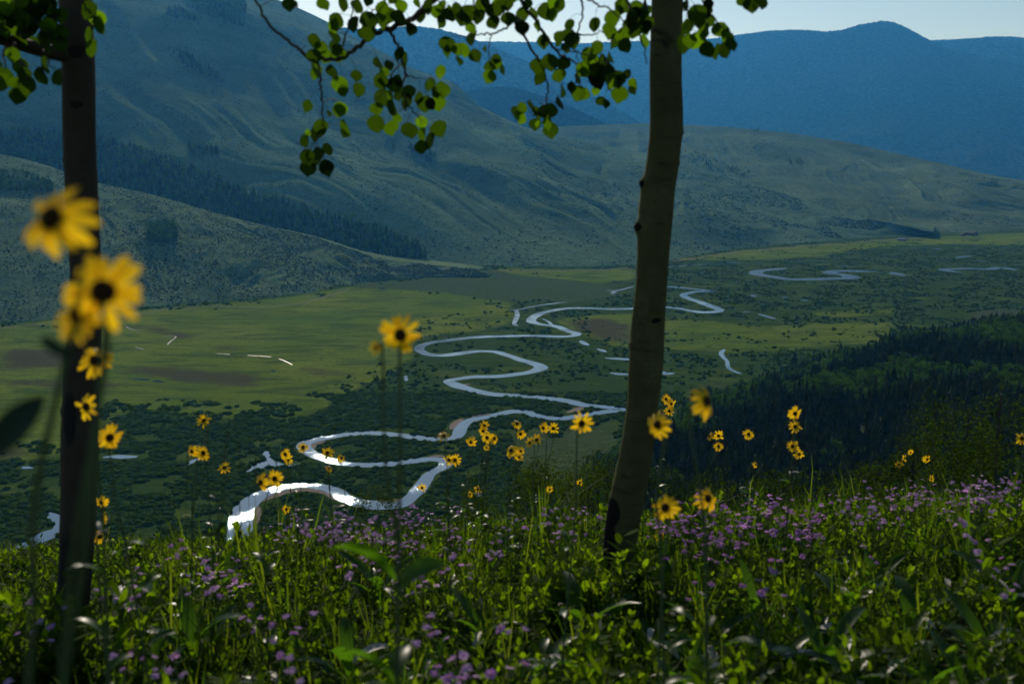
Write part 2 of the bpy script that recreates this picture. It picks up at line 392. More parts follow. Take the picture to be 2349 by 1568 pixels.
def sky6():
    pts = [(700, 97), (900, 97), (1098, 96), (1235, 97), (1322, 100), (1403, 97), (1632, 91), (1683, 82), (1734, 74), (1770, 70), (1836, 70), (1912, 74), (1940, 67), (1963, 60), (2009, 51), (2030, 47), (2060, 53), (2096, 74), (2116, 84), (2131, 93), (2200, 118), (2349, 150), (2600, 215), (3200, 300)]
    xs = np.linspace(700, 3200, 70); ys = np.interp(xs, [p[0] for p in pts], [p[1] for p in pts])
    return [(x, y, 11000+300*math.sin(x/300)) for x, y in zip(xs, ys)], [(x, 450, 7400+200*math.sin(x/500)) for x in xs]
r6, b6 = sky6()
L6 = hillmesh('mountain', b6, r6, M_far, 1500, 200, 1500, gfar(110, 70, 7), lambda t, u: .34*t+.66*t**2.2, (26, 420), 14, 41, 'big blue wooded mountain with a rounded summit on the right')
hillmesh('far_mountain', [(1700, 470, 11600), (2100, 470, 11600), (2400, 470, 11600), (2700, 470, 11600), (3300, 470, 11600)],
    [(1900, 100, 12800), (2136, 93, 12800), (2243, 87, 12800), (2349, 86, 12800), (3100, 110, 12800)],
    M_far, 500, 60, 1500, gfar(80, 60), None, (40, 500), 12, 57, 'farthest blue ridge at the right edge')

# ------------------------------------------------------------------ valley floor
MEAD = [[(-900, 790), (0, 745), (150, 733), (306, 713), (460, 700), (660, 682), (800, 657), (1000, 668), (1168, 692), (1180, 742), (1060, 762), (950, 772), (930, 830), (870, 872), (770, 905), (770, 930), (640, 968), (560, 960), (430, 950), (300, 940), (210, 968), (230, 1035), (100, 1052), (0, 1060), (-900, 1120)],
        [(1270, 738), (1330, 722), (1440, 718), (1600, 735), (1750, 748), (1900, 742), (2050, 735), (2050, 780), (1850, 800), (1700, 808), (1560, 802), (1440, 798), (1360, 778), (1310, 752)],
        [(1130, 616), (1300, 618), (1460, 616), (1455, 640), (1380, 650), (1280, 640), (1180, 632)],
        [(1540, 596), (1700, 575), (1850, 562), (2000, 550), (2349, 534), (3200, 520), (3200, 560), (2349, 562), (2180, 560), (2000, 568), (1850, 592), (1700, 596)],
        [(1850, 715), (1960, 712), (2060, 706), (2040, 722), (1900, 728)]]
BROWN = [[(400, 840), (500, 848), (600, 862), (620, 880), (560, 888), (420, 878), (330, 862), (230, 840)], [(665, 838), (740, 845), (830, 858), (840, 868), (760, 862), (680, 855)],
         [(0, 800), (120, 798), (250, 815), (230, 845), (100, 842), (0, 850)], [(260, 742), (350, 745), (440, 765), (440, 785), (400, 778), (330, 755)], [(485, 790), (560, 790), (560, 808), (500, 806)],
         [(1290, 735), (1380, 728), (1450, 745), (1460, 790), (1390, 782), (1330, 760)], [(0, 870), (200, 868), (320, 885), (200, 895), (0, 885)], [(-40, 1010), (60, 1030), (100, 1050), (-40, 1062)]]
SAGE = [[(800, 657), (950, 632), (1124, 619), (1200, 632), (1290, 642), (1400, 655), (1420, 680), (1300, 694), (1170, 692), (1000, 668)], [(1180, 1000), (1300, 985), (1420, 960), (1440, 1000), (1400, 1100), (1200, 1090)], [(1560, 905), (1620, 880), (1690, 870), (1640, 915)]]
xs = np.arange(-1000, 1700, 5.0); ys = np.arange(330, 3000, 6.0)
gx, gy = np.meshgrid(xs, ys); gp = np.stack([gx, gy, 0*gx], -1); PX, PY = proj(gp)
und = fbm(gx/60, gy/60, 3)*.5; gp[..., 2] = np.minimum(0, und*.0)
def soft(polys):
    m = np.zeros(PX.shape)
    for p in polys: m = np.maximum(m, inpoly(PX, PY, p).astype(float))
    for _ in range(12):
        m[1:-1, 1:-1] = (m[1:-1, 1:-1]*2+m[:-2, 1:-1]+m[2:, 1:-1]+m[1:-1, :-2]+m[1:-1, 2:])/6
    return m
aM, aB, aS = soft(MEAD), soft(BROWN), soft(SAGE)
o = link('valley_floor', mesh_np('valley_floor', gp.reshape(-1, 3), [grid_faces(len(ys), len(xs))], smooth=True, attrs={'meadow': aM, 'brown': aB, 'sage': aS}), [M_valley]); tag(o, kind='structure')
V = [(-16000, -3000, -4), (16000, -3000, -4), (16000, 19000, -4), (-16000, 19000, -4)]
o = link('ground', mesh_np('ground', V, [[(0, 1, 2, 3)]]), [M_hillR]); tag(o, kind='structure')

# water
RIV = [(552, 1300), (549, 1246), (555, 1194), (568, 1158), (600, 1134), (646, 1119), (709, 1113), (761, 1121), (792, 1142), (829, 1155), (870, 1160), (917, 1158), (948, 1137), (969, 1111), (990, 1085), (1021, 1069), (1016, 1056), (985, 1054), (938, 1059), (896, 1064), (844, 1067), (792, 1064), (740, 1051), (706, 1035), (695, 1022), (709, 1013), (751, 1004), (808, 996), (870, 995), (938, 1002), (1000, 1008), (1047, 1003), (1058, 981), (1080, 964), (1139, 952), (1173, 944), (1206, 945), (1244, 956), (1286, 960), (1328, 954), (1370, 947), (1418, 940),
       (1395, 935), (1340, 929), (1299, 919), (1248, 913), (1190, 908), (1131, 904), (1089, 897), (1060, 888), (1036, 879), (1030, 874), (1047, 870), (1089, 865), (1139, 864), (1181, 859), (1219, 853), (1240, 843), (1223, 834), (1194, 826), (1164, 815), (1139, 808), (1097, 806), (1055, 811), (1022, 815), (988, 814), (964, 804), (967, 794), (992, 786), (1034, 780), (1097, 773), (1160, 771), (1223, 770), (1286, 772), (1318, 770), (1320, 764), (1299, 758), (1273, 748), (1240, 744), (1218, 737), (1226, 727), (1252, 716), (1299, 708), (1349, 707), (1399, 709), (1454, 708), (1534, 706), (1567, 710), (1607, 716), (1642, 715), (1650, 711), (1632, 703), (1597, 690), (1572, 681), (1574, 674), (1600, 669), (1632, 668), (1600, 664), (1550, 659), (1500, 654), (1480, 648), (1490, 630), (1500, 620), (1530, 613), (1581, 609), (1632, 606), (1699, 602)]
def widen(pts):
    return np.interp([p[1] for p in pts], [600, 700, 800, 900, 1000, 1100, 1170, 1300], [13, 12.5, 12, 11.5, 9.5, 9.0, 12.5, 15])
river_c = None
def ribbon(name, pts, w, mat, z=.25, parent=None, var=.22, taper=True):
    q = G([p[0] for p in pts], [p[1] for p in pts], 0); w = np.broadcast_to(np.asarray(w, float), (len(pts),))
    qq = smooth_line(np.column_stack([q[:, :2], w]), 10); c = qq[:, :2]
    T = np.gradient(c, axis=0); T /= np.linalg.norm(T, axis=1)[:, None]+1e-9; Nn = np.stack([-T[:, 1], T[:, 0]], 1)
    n = len(c); s = np.cumsum(np.r_[0, np.linalg.norm(np.diff(c, axis=0), axis=1)])
    wl = qq[:, 2]*.5*(1+var*fbm(s/25, s*0+3+len(pts), 3)*2); wr = qq[:, 2]*.5*(1+var*fbm(s/25, s*0+9+len(pts), 3)*2)
    if taper: k = np.clip(np.minimum(s, s[-1]-s)/(qq[:, 2].mean()*1.2), .12, 1)**.5; wl *= k; wr *= k
    L = c+Nn*wl[:, None]; Rr = c-Nn*wr[:, None]
    V = np.concatenate([np.column_stack([L, np.full(n, z)]), np.column_stack([Rr, np.full(n, z)])])
    i = np.arange(n-1); F = np.stack([i, i+1, n+i+1, n+i], 1)
    o = link(name, mesh_np(name, V, [F]), [mat]); tag(o, kind='structure'); return c, qq[:, 2]
WATER = []
WATER.append(ribbon('river', RIV, widen(RIV), M_water, .30, taper=False, var=.2))
SIDE = [([(1805, 615), (1775, 618), (1739, 622), (1737, 628), (1785, 637), (1821, 641), (1887, 640), (1950, 638), (1940, 631), (1904, 626), (1918, 622), (1968, 622), (2010, 624)], 24), ([(2045, 624), (2060, 629), (2073, 633)], 22), ([(1923, 611), (1953, 611)], 10),
        ([(2205, 625), (2180, 622), (2168, 618), (2223, 616), (2269, 618), (2294, 614), (2330, 620)], 19), ([(2142, 570), (2157, 572)], 24), ([(2193, 591), (2228, 587)], 12), ([(2308, 577), (2326, 577)], 12), ([(2235, 598), (2260, 599)], 10),
        ([(1169, 710), (1183, 711), (1202, 708), (1240, 700), (1300, 693)], 5), ([(1183, 711), (1186, 722), (1184, 732), (1179, 742), (1187, 748)], 6), ([(1268, 748), (1258, 738), (1245, 731)], 4),
        ([(1332, 781), (1340, 787), (1350, 793)], 7), ([(1370, 800), (1380, 803), (1390, 808)], 6), ([(1388, 821), (1415, 823), (1460, 825)], 8), ([(1400, 855), (1420, 858), (1450, 859)], 8), ([(1512, 851), (1527, 857), (1546, 856)], 14),
        ([(1663, 801), (1654, 810), (1659, 820), (1668, 829), (1671, 843), (1685, 852), (1700, 858)], 4.5), ([(1726, 676), (1730, 681)], 9), ([(1795, 683), (1806, 681)], 9), ([(1838, 687), (1852, 691)], 9), ([(1702, 716), (1722, 716)], 6), ([(1740, 720), (1760, 726), (1778, 732)], 6),
        ([(1454, 657), (1429, 664), (1410, 668), (1404, 675)], 7), ([(1388, 666), (1412, 667)], 8), ([(288, 748), (300, 755), (320, 759)], 4), ([(370, 771), (403, 772), (390, 784), (384, 791)], 3), ([(494, 811), (512, 812), (528, 813)], 2), ([(567, 815), (600, 817), (622, 819)], 3), ([(640, 823), (655, 829), (671, 837)], 2.4), ([(622, 848), (632, 853)], 2), ([(310, 796), (330, 802)], 3),
        ([(302, 869), (322, 870), (344, 872)], 6), ([(350, 873), (376, 877)], 4), ([(930, 862), (932, 874)], 3), ([(237, 1049), (260, 1047), (290, 1048), (315, 1048)], 12), ([(50, 1072), (75, 1074)], 7)]
for k, (p, w) in enumerate(SIDE):
    big = w >= 12 and p[0][1] > 700
    WATER.append(ribbon('side_channel' if w < 9 and len(p) > 2 else 'pond', p, w*(.5 if p[0][0] < 700 and p[0][1] < 840 else 1), M_shal if (p[0][0] < 700 and p[0][1] < 840) else M_farw if p[0][1] < 700 else M_pond if big else M_water, .26+.0007*k))
PONDS = [[(434, 1069), (432, 1059), (453, 1051), (474, 1038), (487, 1033), (484, 1043), (458, 1056), (450, 1070)],
         [(557, 1087), (578, 1072), (583, 1064), (606, 1059), (601, 1043), (606, 1036), (619, 1038), (625, 1054), (640, 1061), (661, 1067), (687, 1063), (671, 1070), (614, 1073), (583, 1085)],
         [(20, 1268), (31, 1259), (68, 1236), (99, 1220), (125, 1210), (107, 1189), (114, 1168), (130, 1179), (165, 1185), (168, 1216), (120, 1236), (62, 1262), (40, 1275)]]
PONDW = []
for p in PONDS:
    q = G([a[0] for a in p], [a[1] for a in p], 0); c = smooth_line(np.concatenate([q, q[:1]]), 5)[:-1]; c = c[:, :2]+fbm(c[:, :1]/4, c[:, 1:2]/4, 3)*.8
    cen = c.mean(0); n = len(c); me = bpy.data.meshes.new('pond')
    me.from_pydata([(x, y, .29) for x, y in c], [], [list(range(n))]); me.update()
    o = link('pond', me, [M_pond]); tag(o, kind='structure'); PONDW.append(p)
GR = [([(600, 1150), (620, 1137), (660, 1127), (710, 1122), (750, 1128), (775, 1143), (790, 1150)], 9), ([(850, 1150), (900, 1149), (925, 1143)], 5), ([(722, 1043), (712, 1030), (722, 1019), (745, 1011)], 6), ([(1020, 1048), (1008, 1046), (985, 1047)], 6), ([(1300, 946), (1322, 940), (1335, 933)], 9),
      ([(1052, 892), (1064, 883), (1080, 880)], 5), ([(1035, 985), (1045, 972), (1060, 960)], 7), ([(590, 1160), (588, 1185), (575, 1210)], 5)]
GRC = [ribbon('gravel_bar', p, w, M_gravel, .14+.003*k) for k, (p, w) in enumerate(GR)]
for k, (p, w) in enumerate([([(1083, 957), (1095, 951), (1112, 950), (1122, 953)], 8), ([(1040, 1068), (1052, 1066)], 4), ([(1088, 968), (1098, 966)], 3)]): ribbon('gravel_bar', p, w, M_gravel, .36+.004*k)

# ------------------------------------------------------------------ near hillside (camera stands on it)
TD = [12, 60, 200, 300, 400, 480, 580, 700, 850, 1000, 1200, 1500]
TX = {-4000: [None, 172, 110, 65, 16, -4, -5, -5, -5, -5, -5, -6], 1250: [None, 172, 110, 65, 16, -4, -5, -5, -5, -5, -5, -6],
      1400: [None, 173, 112, 72, 38, 27, 8, -5, -5, -5, -5, -6], 1500: [None, 174, 116, 78, 48, 42, 26, -2, -5, -5, -5, -6], 1650: [None, 174, 118, 80, 54, 50, 42, 20, -5, -5, -5, -6],
      1800: [None, 174, 119, 82, 56, 53, 49, 38, 6, -5, -5, -6], 1950: [None, 175, 120, 84, 58, 58, 56, 48, 30, -3, -5, -6], 2100: [None, 175, 122, 86, 60, 62, 63, 60, 50, 22, -5, -6],
      2349: [None, 176, 124, 90, 66, 68, 70, 68, 60, 44, 20, -6], 2800: [None, 178, 130, 98, 76, 78, 80, 80, 76, 66, 50, -6], 4500: [None, 182, 150, 128, 110, 110, 110, 110, 100, 90, 80, 60]}
TK = sorted(TX)
def zf(x, y):
    yy = np.clip(y, -30, 14)
    return CAMZ-1.42-.12*yy-.0155*np.maximum(yy, 0)**2+.058*np.clip(x, -12, 12)+.05*fbm(x*.9+5, y*.9, 3)
def znear(x, y):
    x = np.asarray(x, float); y = np.asarray(y, float); d = np.hypot(x, y)
    yy = np.maximum(y, 1e-3); X = np.clip(CX+FP*cp*x/yy, -4000, 4500); X = np.where(y <= 0, np.where(x > 0, 4500, -4000), X)
    ld = np.log(np.maximum(d, 12)); tab = np.zeros((len(TK),)+x.shape)
    s12 = 12/np.maximum(d, 12); z12 = zf(x*s12, y*s12)
    for k, key in enumerate(TK):
        v = TX[key]; t = np.interp(ld, np.log(TD[1:]), v[1:])
        near = z12+(v[1]-z12)*((np.maximum(d, 12)-12)/48)
        tab[k] = np.where(d < 60, near, t)
    i = np.clip(np.searchsorted(TK, X)-1, 0, len(TK)-2); K = np.array(TK); f = (X-K[i])/(K[i+1]-K[i]); f = f*f*(3-2*f)
    g = np.take_along_axis(tab, i[None], 0)[0]*(1-f)+np.take_along_axis(tab, (i+1)[None], 0)[0]*f
    g = g+3.5*fbm(x/70, y/70, 4)*np.clip((d-60)/200, 0, 1)
    back = CAMZ-1.42-.12*y+.058*np.clip(x, -12, 12)
    g = np.where(d < 12, zf(x, y), g); return np.where(y < 0, np.minimum(back, CAMZ+60)*1.0, g)
az = np.linspace(R(-62), R(62), 620); dd = np.r_[np.linspace(.3, 14, 60), np.geomspace(14.6, 1560, 150)]
A_, D_ = np.meshgrid(az, dd); gx = D_*np.sin(A_); gy = D_*np.cos(A_)
V = np.stack([gx, gy, znear(gx, gy)], -1)
o = link('slope', mesh_np('slope', V.reshape(-1, 3), [grid_faces(len(dd), len(az))], smooth=True), [M_near]); tag(o, kind='structure')
xs2 = np.linspace(-60, 60, 60); ys2 = np.linspace(-60, .6, 30); gx, gy = np.meshgrid(xs2, ys2)
zz = np.where(np.abs(gx) < 1.0+0*gx, znear(gx, gy), znear(gx, gy))-.02
zz = CAMZ-1.46-.12*gy+.058*np.clip(gx, -12, 12)-.25*np.maximum(0, np.abs(gx)-12)*(gx < 0)
o = link('bank', mesh_np('bank', np.stack([gx, gy, zz], -1).reshape(-1, 3), [grid_faces(30, 60)], smooth=True), [M_soil]); tag(o, kind='structure')

# ------------------------------------------------------------------ plant prototypes
def ico(sub=1):
    import bmesh
    b = bmesh.new(); bmesh.ops.create_icosphere(b, subdivisions=sub, radius=1); b.verts.ensure_lookup_table()
    V = np.array([v.co[:] for v in b.verts]); F = np.array([[v.index for v in f.verts] for f in b.faces]); b.free(); return V, F
def shrub_proto(sub, rough, flat, leaves=0, ls=.12):
    V, F = ico(sub); keep = V[F].mean(1)[:, 2] > -.45; F = F[keep]
    V = V*(1+rough*rng.normal(0, 1, (len(V), 1))); V[:, 2] = (V[:, 2]+.35)*flat
    mb = MB(); mb.add(V, F, 0)
    if leaves:
        d = rng.normal(0, 1, (leaves, 3)); d[:, 2] = np.abs(d[:, 2]); d /= np.linalg.norm(d, axis=1)[:, None]
        c = d*(1+rng.random((leaves, 1))*.25); c[:, 2] = (c[:, 2]+.3)*flat
        a = rng.normal(0, ls, (leaves, 3)); b = rng.normal(0, ls, (leaves, 3))
        L = np.stack([c-a, c+b, c+a], 1).reshape(-1, 3); mb.add(L, np.arange(leaves*3).reshape(-1, 3), 0)
    return mb.arr()
def conifer_proto(tiers=6, seg=8, h=1.0, r=.2):
    mb = MB(); tw = rng.random()*6
    mb.add(*tube([(0, 0, 0), (0, 0, h*.5)], [.018, .01], 4, False), 1)
    for k in range(tiers):
        z0 = h*(.10+.84*k/tiers); zt = min(h, z0+h*(.30-.02*k)); rr = r*(1-k/tiers)**.85+.018
        th = np.arange(seg)*2*math.pi/seg+k*.7+tw
        ro = rr*(1+rng.normal(0, .22, seg)); zo = z0+rng.normal(0, .018, seg)
        outer = np.stack([ro*np.cos(th), ro*np.sin(th), zo], 1); t2 = th+math.pi/seg
        inner = np.stack([rr*.55*np.cos(t2), rr*.55*np.sin(t2), z0+.04*h+0*t2], 1)
        V = np.concatenate([outer, inner, [[rng.normal(0, .004), rng.normal(0, .004), zt]]]); F = []
        for q in range(seg):
            F += [(q, seg+q, 2*seg), (seg+q, (q+1) % seg, 2*seg)]
        mb.add(V, np.array(F), 0)
    return mb.arr()
def broadtree_proto(nl=230, ls=.042, w=.40, base=.22):
    mb = MB(); mb.add(*tube([(0, 0, 0), (.01, 0, .5), (0, .01, .85)], [.02, .014, .005], 5, False), 1)
    bl = []
    for k in range(8):
        z = base+(1-base)*rng.random()*.8+.05; rr = w*math.sin(min(1, (z-base+.12)/(1.12-base))*math.pi)**.7
        a = rng.random()*6.28; bl.append((rr*.6*math.cos(a), rr*.6*math.sin(a), z, .10+.07*rng.random()))
        c = np.array(bl[-1][:3])
        if k < 5: mb.add(*tube([(0, 0, z*.6), tuple(c*.5+np.array([0, 0, z*.35])), tuple(c)], [.008, .005, .002], 4, False), 1)
    bl.append((0, 0, .88, .12)); bl = np.array(bl)
    i = rng.integers(0, len(bl), nl); d = rng.normal(0, 1, (nl, 3)); d /= np.linalg.norm(d, axis=1)[:, None]
    c = bl[i, :3]+d*(bl[i, 3]*(.55+.55*rng.random(nl)))[:, None]
    a = rng.normal(0, 1, (nl, 3)); a /= np.linalg.norm(a, axis=1)[:, None]; b = np.cross(a, rng.normal(0, 1, (nl, 3))); b /= np.linalg.norm(b, axis=1)[:, None]
    a *= ls; b *= ls*.8; L = np.stack([c-a, c-b, c+a, c+b], 1).reshape(-1, 3); mb.add(L, np.arange(nl*4).reshape(-1, 4), 0)
    return mb.arr()

def on_grid(A, n, tw=None):
    nv, nu = A.shape[:2]; i = rng.random(n)*(nv-1.01); j = rng.random(n)*(nu-1.01); a = i.astype(int); b = j.astype(int); f = (i-a)[:, None]; g = (j-b)[:, None]
    return (A[a, b]*(1-f)+A[a+1, b]*f)*(1-g)+(A[a, b+1]*(1-f)+A[a+1, b+1]*f)*g

# valley willows
def willow_points(n, ylo, yhi, xlo=-60, xhi=2420, thr=-.12, fr=22.0, mg=2.2):
    lo = G(xlo, yhi)[1]; hi = G(CX, ylo)[1]; lo = max(lo, 330)
    y = np.sqrt(rng.random(n)*(hi**2-lo**2)+lo**2); v = (rng.random(n)*(xhi-xlo)+xlo-CX)/FP; x = v*y*1.02/cp*1.0
    x = v*(y*cp+CAMZ*sp)
    p = np.stack([x, y, 0*x], 1); X, Y = proj(p)
    ok = (Y > ylo) & (Y < yhi)
    wx = X+46*fbm(x/38, y/38, 4); wy = Y+26*fbm(x/38+9, y/38, 4)
    for q in MEAD+SAGE: ok &= ~inpoly(wx, wy, q)
    ok &= fbm(x/fr, y/fr, 4) > thr
    nb = np.zeros(len(x), bool)
    for q in MEAD[:2]: nb |= inpoly(X, Y, q) & (~inpoly(X, Y+42, q) | ~inpoly(X+70, Y, q))
    ok |= nb & (fbm(x/16, y/16, 3) > .16) & (Y > ylo) & (Y < yhi) & (rng.random(len(x)) < .6)
    for c, w in WATER+GRC:
        bb = (x > c[:, 0].min()-20) & (x < c[:, 0].max()+20) & (y > c[:, 1].min()-20) & (y < c[:, 1].max()+20) & ok
        idx = np.where(bb)[0]
        if not len(idx): continue
        dm = np.full(len(idx), 1e9)
        for s in range(0, len(c), 2): dm = np.minimum(dm, np.hypot(x[idx]-c[s, 0], y[idx]-c[s, 1])-w[s]*.5)
        ok[idx[dm < mg]] = False
    for q in PONDW: ok &= ~inpoly(X, Y+3, q)
    ok &= (znear(x, y) < 0)
    return p[ok]
WP = [shrub_proto(2, .10, .62, 22, .17) for _ in range(8)]
WPf = [shrub_proto(1, .16, .6, 6, .2) for _ in range(5)]
p = willow_points(62000, 900, 1330, thr=-.32); n = len(p); s = .8+1.7*rng.random(n)**2.5
p2 = willow_points(90000, 545, 900, thr=-.14, fr=30, mg=6.0); n2 = len(p2); s2 = (.8+1.9*rng.random(n2)**3)*np.clip(1.15-(p2[:, 1]-900)/3500, .6, 1)
Va, Fa, Ma = scatter(WP, p, rng.random(n)*6.28, s); 
o = link('willow_thicket', mesh_np('willow_thicket', Va, Fa, Ma, True), [M_willow]); tag(o, 'low green willow thicket covering the near valley floor', 'shrubs', kind='stuff')
Va, Fa, Ma = scatter(WPf, p2, rng.random(n2)*6.28, s2)
o = link('far_willow_thicket', mesh_np('far_willow_thicket', Va, Fa, Ma, True), [M_willow]); tag(o, 'scattered willow thicket along the far river meanders', 'shrubs', kind='stuff')
# sparse shrubs on meadow + sage flats + hills
def hill_shrubs(name, A, n, thr, fr, smin, smax, label, extra=None):
    q = on_grid(A, n); ok = fbm(q[:, 0]/fr, q[:, 1]/fr, 4) > thr
    X, Y = proj(q); ok &= (X > -80) & (X < 2430) & (Y > -40)
    if extra is not None: ok |= extra(X, Y) & (rng.random(n) < .8)
    q = q[ok]; k = len(q); s = smin+(smax-smin)*rng.random(k)**3
    Va, Fa, Ma = scatter(WPf[:3] if smax > 2 else [shrub_proto(1, .12, .7) for _ in range(3)], q, rng.random(k)*6.28, s)
    o = link(name, mesh_np(name, Va, Fa, Ma, True), [M_sage]); tag(o, label, 'shrubs', kind='stuff')
hill_shrubs('hill_shrubs', L1, 30000, -.30, 40, .55, 1.5, 'dark sage and shrubs dotting the low hill at left')
hill_shrubs('hillside_shrubs', L3, 30000, -.02, 120, .8, 2.6, 'shrubs dotting the broad hillside')
hill_shrubs('ridge_shrubs', L4, 5000, .22, 150, 1.2, 3.5, 'shrubs scattered on the grassy far ridge')

# ------------------------------------------------------------------ forests
CP = [conifer_proto(6+k % 3, 8, 1, .15+.03*(k % 4)) for k in range(6)]
BP = [broadtree_proto() for _ in range(5)]
def forest(name, q, hts, frac, label, cat='trees', protoC=None, protoB=None):
    k = len(q); isB = rng.random(k) < frac if np.isscalar(frac) else frac; pick = np.where(isB, 100+rng.integers(0, len(BP), k), rng.integers(0, len(CP), k))
    prs = []; pk = np.zeros(k, int)
    allp = CP+[(V, F, mi+2) for V, F, mi in BP]; pk = np.where(isB, len(CP)+pick-100, pick)
    Va, Fa, Ma = scatter(allp, q, rng.random(k)*6.28, hts, pk)
    o = link(name, mesh_np(name, Va, Fa, Ma, False), [M_conif, M_stemwood, M_aspenfar, M_stemwood]); return tag(o, label, cat, kind='stuff')
# gully forest on the big hillside
GUL = [(-60, 318), (60, 300), (219, 318), (306, 338), (433, 386), (469, 397), (550, 440), (611, 456), (688, 478), (798, 508), (869, 524), (941, 560), (985, 592), (900, 610), (700, 600), (400, 540), (200, 470), (-60, 420)]
UPW = [(430, -40), (560, -40), (566, 40), (560, 62), (520, 60), (480, 40), (440, 20)]
GRV = [(935, 335), (985, 345), (1005, 372), (990, 378), (950, 355)]
LN1 = [(430, 340), (500, 342), (505, 360), (440, 358)]
LN2 = [(385, 20), (420, 28), (470, 50), (440, 48), (380, 40)]
LN3 = [(395, 118), (440, 130), (520, 190), (490, 190), (430, 160)]
q = on_grid(L3, 260000); X, Y = proj(q); m = inpoly(X, Y+6*fbm(q[:, 0]/60, q[:, 1]/60, 3), GUL) & (rng.random(len(q)) < .55)
for poly in (UPW, GRV, LN1, LN2, LN3): m |= inpoly(X, Y+8*fbm(q[:, 0]/60, q[:, 1]/60, 3), poly) & (rng.random(len(q)) < .6)
q = q[m]; forest('gully_forest', q, 10+9*rng.random(len(q)), .3, 'dense dark forest filling the gully between the two hills')
q = on_grid(L1, 60000); X, Y = proj(q)
m = inpoly(X, Y, [(-60, 400), (0, 395), (100, 418), (128, 432), (125, 448), (0, 442), (-60, 440)]) & (rng.random(len(q)) < .3)
q1 = q[m]; forest('left_grove', q1, 10+6*rng.random(len(q1)), .8, 'dark grove on the crest of the low hill at left edge')
m = inpoly(X, Y, [(338, 530), (345, 520), (400, 520), (408, 548), (380, 560), (345, 555)]) & (rng.random(len(q)) < .5)
q1 = q[m]; forest('round_grove', q1, 10+5*rng.random(len(q1)), .9, 'isolated round grove standing on the low shrubby hill')
q = on_grid(L4, 60000); X, Y = proj(q); m = np.zeros(len(q), bool)
for poly in ([(1560, 345), (1640, 365), (1720, 400), (1700, 408), (1600, 385), (1560, 368)], [(1725, 296), (1745, 298), (1745, 306), (1720, 304)], [(1800, 360), (1850, 375), (1850, 385), (1800, 372)]): m |= inpoly(X, Y, poly) & (rng.random(len(q)) < .12)
q1 = q[m]
if len(q1): forest('ridge_grove', q1, 9+6*rng.random(len(q1)), .6, 'thin line of trees on the grassy far ridge')

# right hand forest
n = 42000; d = np.sqrt(rng.random(n)*(1250**2-330**2)+330**2); v = 1340+rng.random(n)*1150; vv = (v-CX)/(FP*cp)
y = d/np.sqrt(1+vv*vv); x = vv*y; z = znear(x, y); q = np.stack([x, y, z], 1); X, Y = proj(q)
ok = (z > 5) & ~inpoly(X, Y, [(2175, 742), (2215, 727), (2300, 723), (2340, 728), (2340, 742), (2260, 752), (2190, 760)])
ok &= fbm(x/60+3, y/60, 3) > -.75
# spacing by grid thinning
bsel = fbm(x/75+20, y/75, 3)+.10*rng.normal(0, 1, n) > .10; cell = {}; keep = np.zeros(n, bool); cs = 5.1
for i in np.where(ok)[0]:
    k = (int(x[i]//cs), int(y[i]//cs))
    if k in cell: continue
    if bsel[i]:
        k2 = ('b', int(x[i]//6.6), int(y[i]//6.6))
        if k2 in cell: continue
        cell[k2] = 1
    cell[k] = 1; keep[i] = True
q = q[keep]; X, Y = proj(q); isB = bsel[keep]
hts = np.where(isB, 9+4.5*rng.random(len(q)), 7.5+9.5*rng.random(len(q))**1.6); q[:, 2] -= .4
dist = np.hypot(q[:, 0], q[:, 1]); inv = (X > 1380) & (X < 2360) & (Y < 1150)
sizev = np.where(inv, hts/dist, 0)
indiv = np.zeros(len(q), bool)
for B in (True, False):
    idx = np.where(isB == B)[0]; idx = idx[np.argsort(-sizev[idx])][:300 if not B else 260]; indiv[idx[sizev[idx] > 0]] = True
forest('hillside_forest', q[~indiv], hts[~indiv], isB[~indiv], 'dense mixed forest covering the dark slope at right')
cm = [mesh_np('conifer', *c) for c in CP]; bm_ = [mesh_np('aspen', *b) for b in BP]
for m_ in cm:
    for t in (M_conif, M_stemwood): m_.materials.append(t)
for m_ in bm_:
    for t in (M_aspenfar, M_stemwood): m_.materials.append(t)
for i in np.where(indiv)[0]:
    B = isB[i]; o = link('aspen_tree' if B else 'conifer_tree', random.choice(bm_ if B else cm)); o.location = q[i]; o.rotation_euler.z = random.random()*6.28
    o.scale = (hts[i],)*3
    if B: tag(o, 'round crowned mid green aspen standing in the forest on the right slope', 'tree', 'aspens in the forest on the right slope')
    else: tag(o, 'dark pointed conifer standing in the forest on the right slope', 'tree', 'conifers in the forest on the right slope')
# small grove at foot of the slope, out on the flats
for k, (px, py) in enumerate([(1785, 828), (1798, 820), (1812, 822), (1822, 830), (1836, 826), (1850, 830), (1866, 824), (1880, 828), (1775, 836), (1900, 822)]):
    g = G(px, py+8, 0); o = link('aspen_tree' if k % 3 else 'conifer_tree', bm_[k % 5] if k % 3 else cm[k % 6]); o.location = g; h = 12+4*random.random(); o.scale = (h*1.1, h*1.1, h)
    tag(o, 'tree in the small dark grove where the forest meets the meadow', 'tree', 'trees of the small grove at the meadow edge')

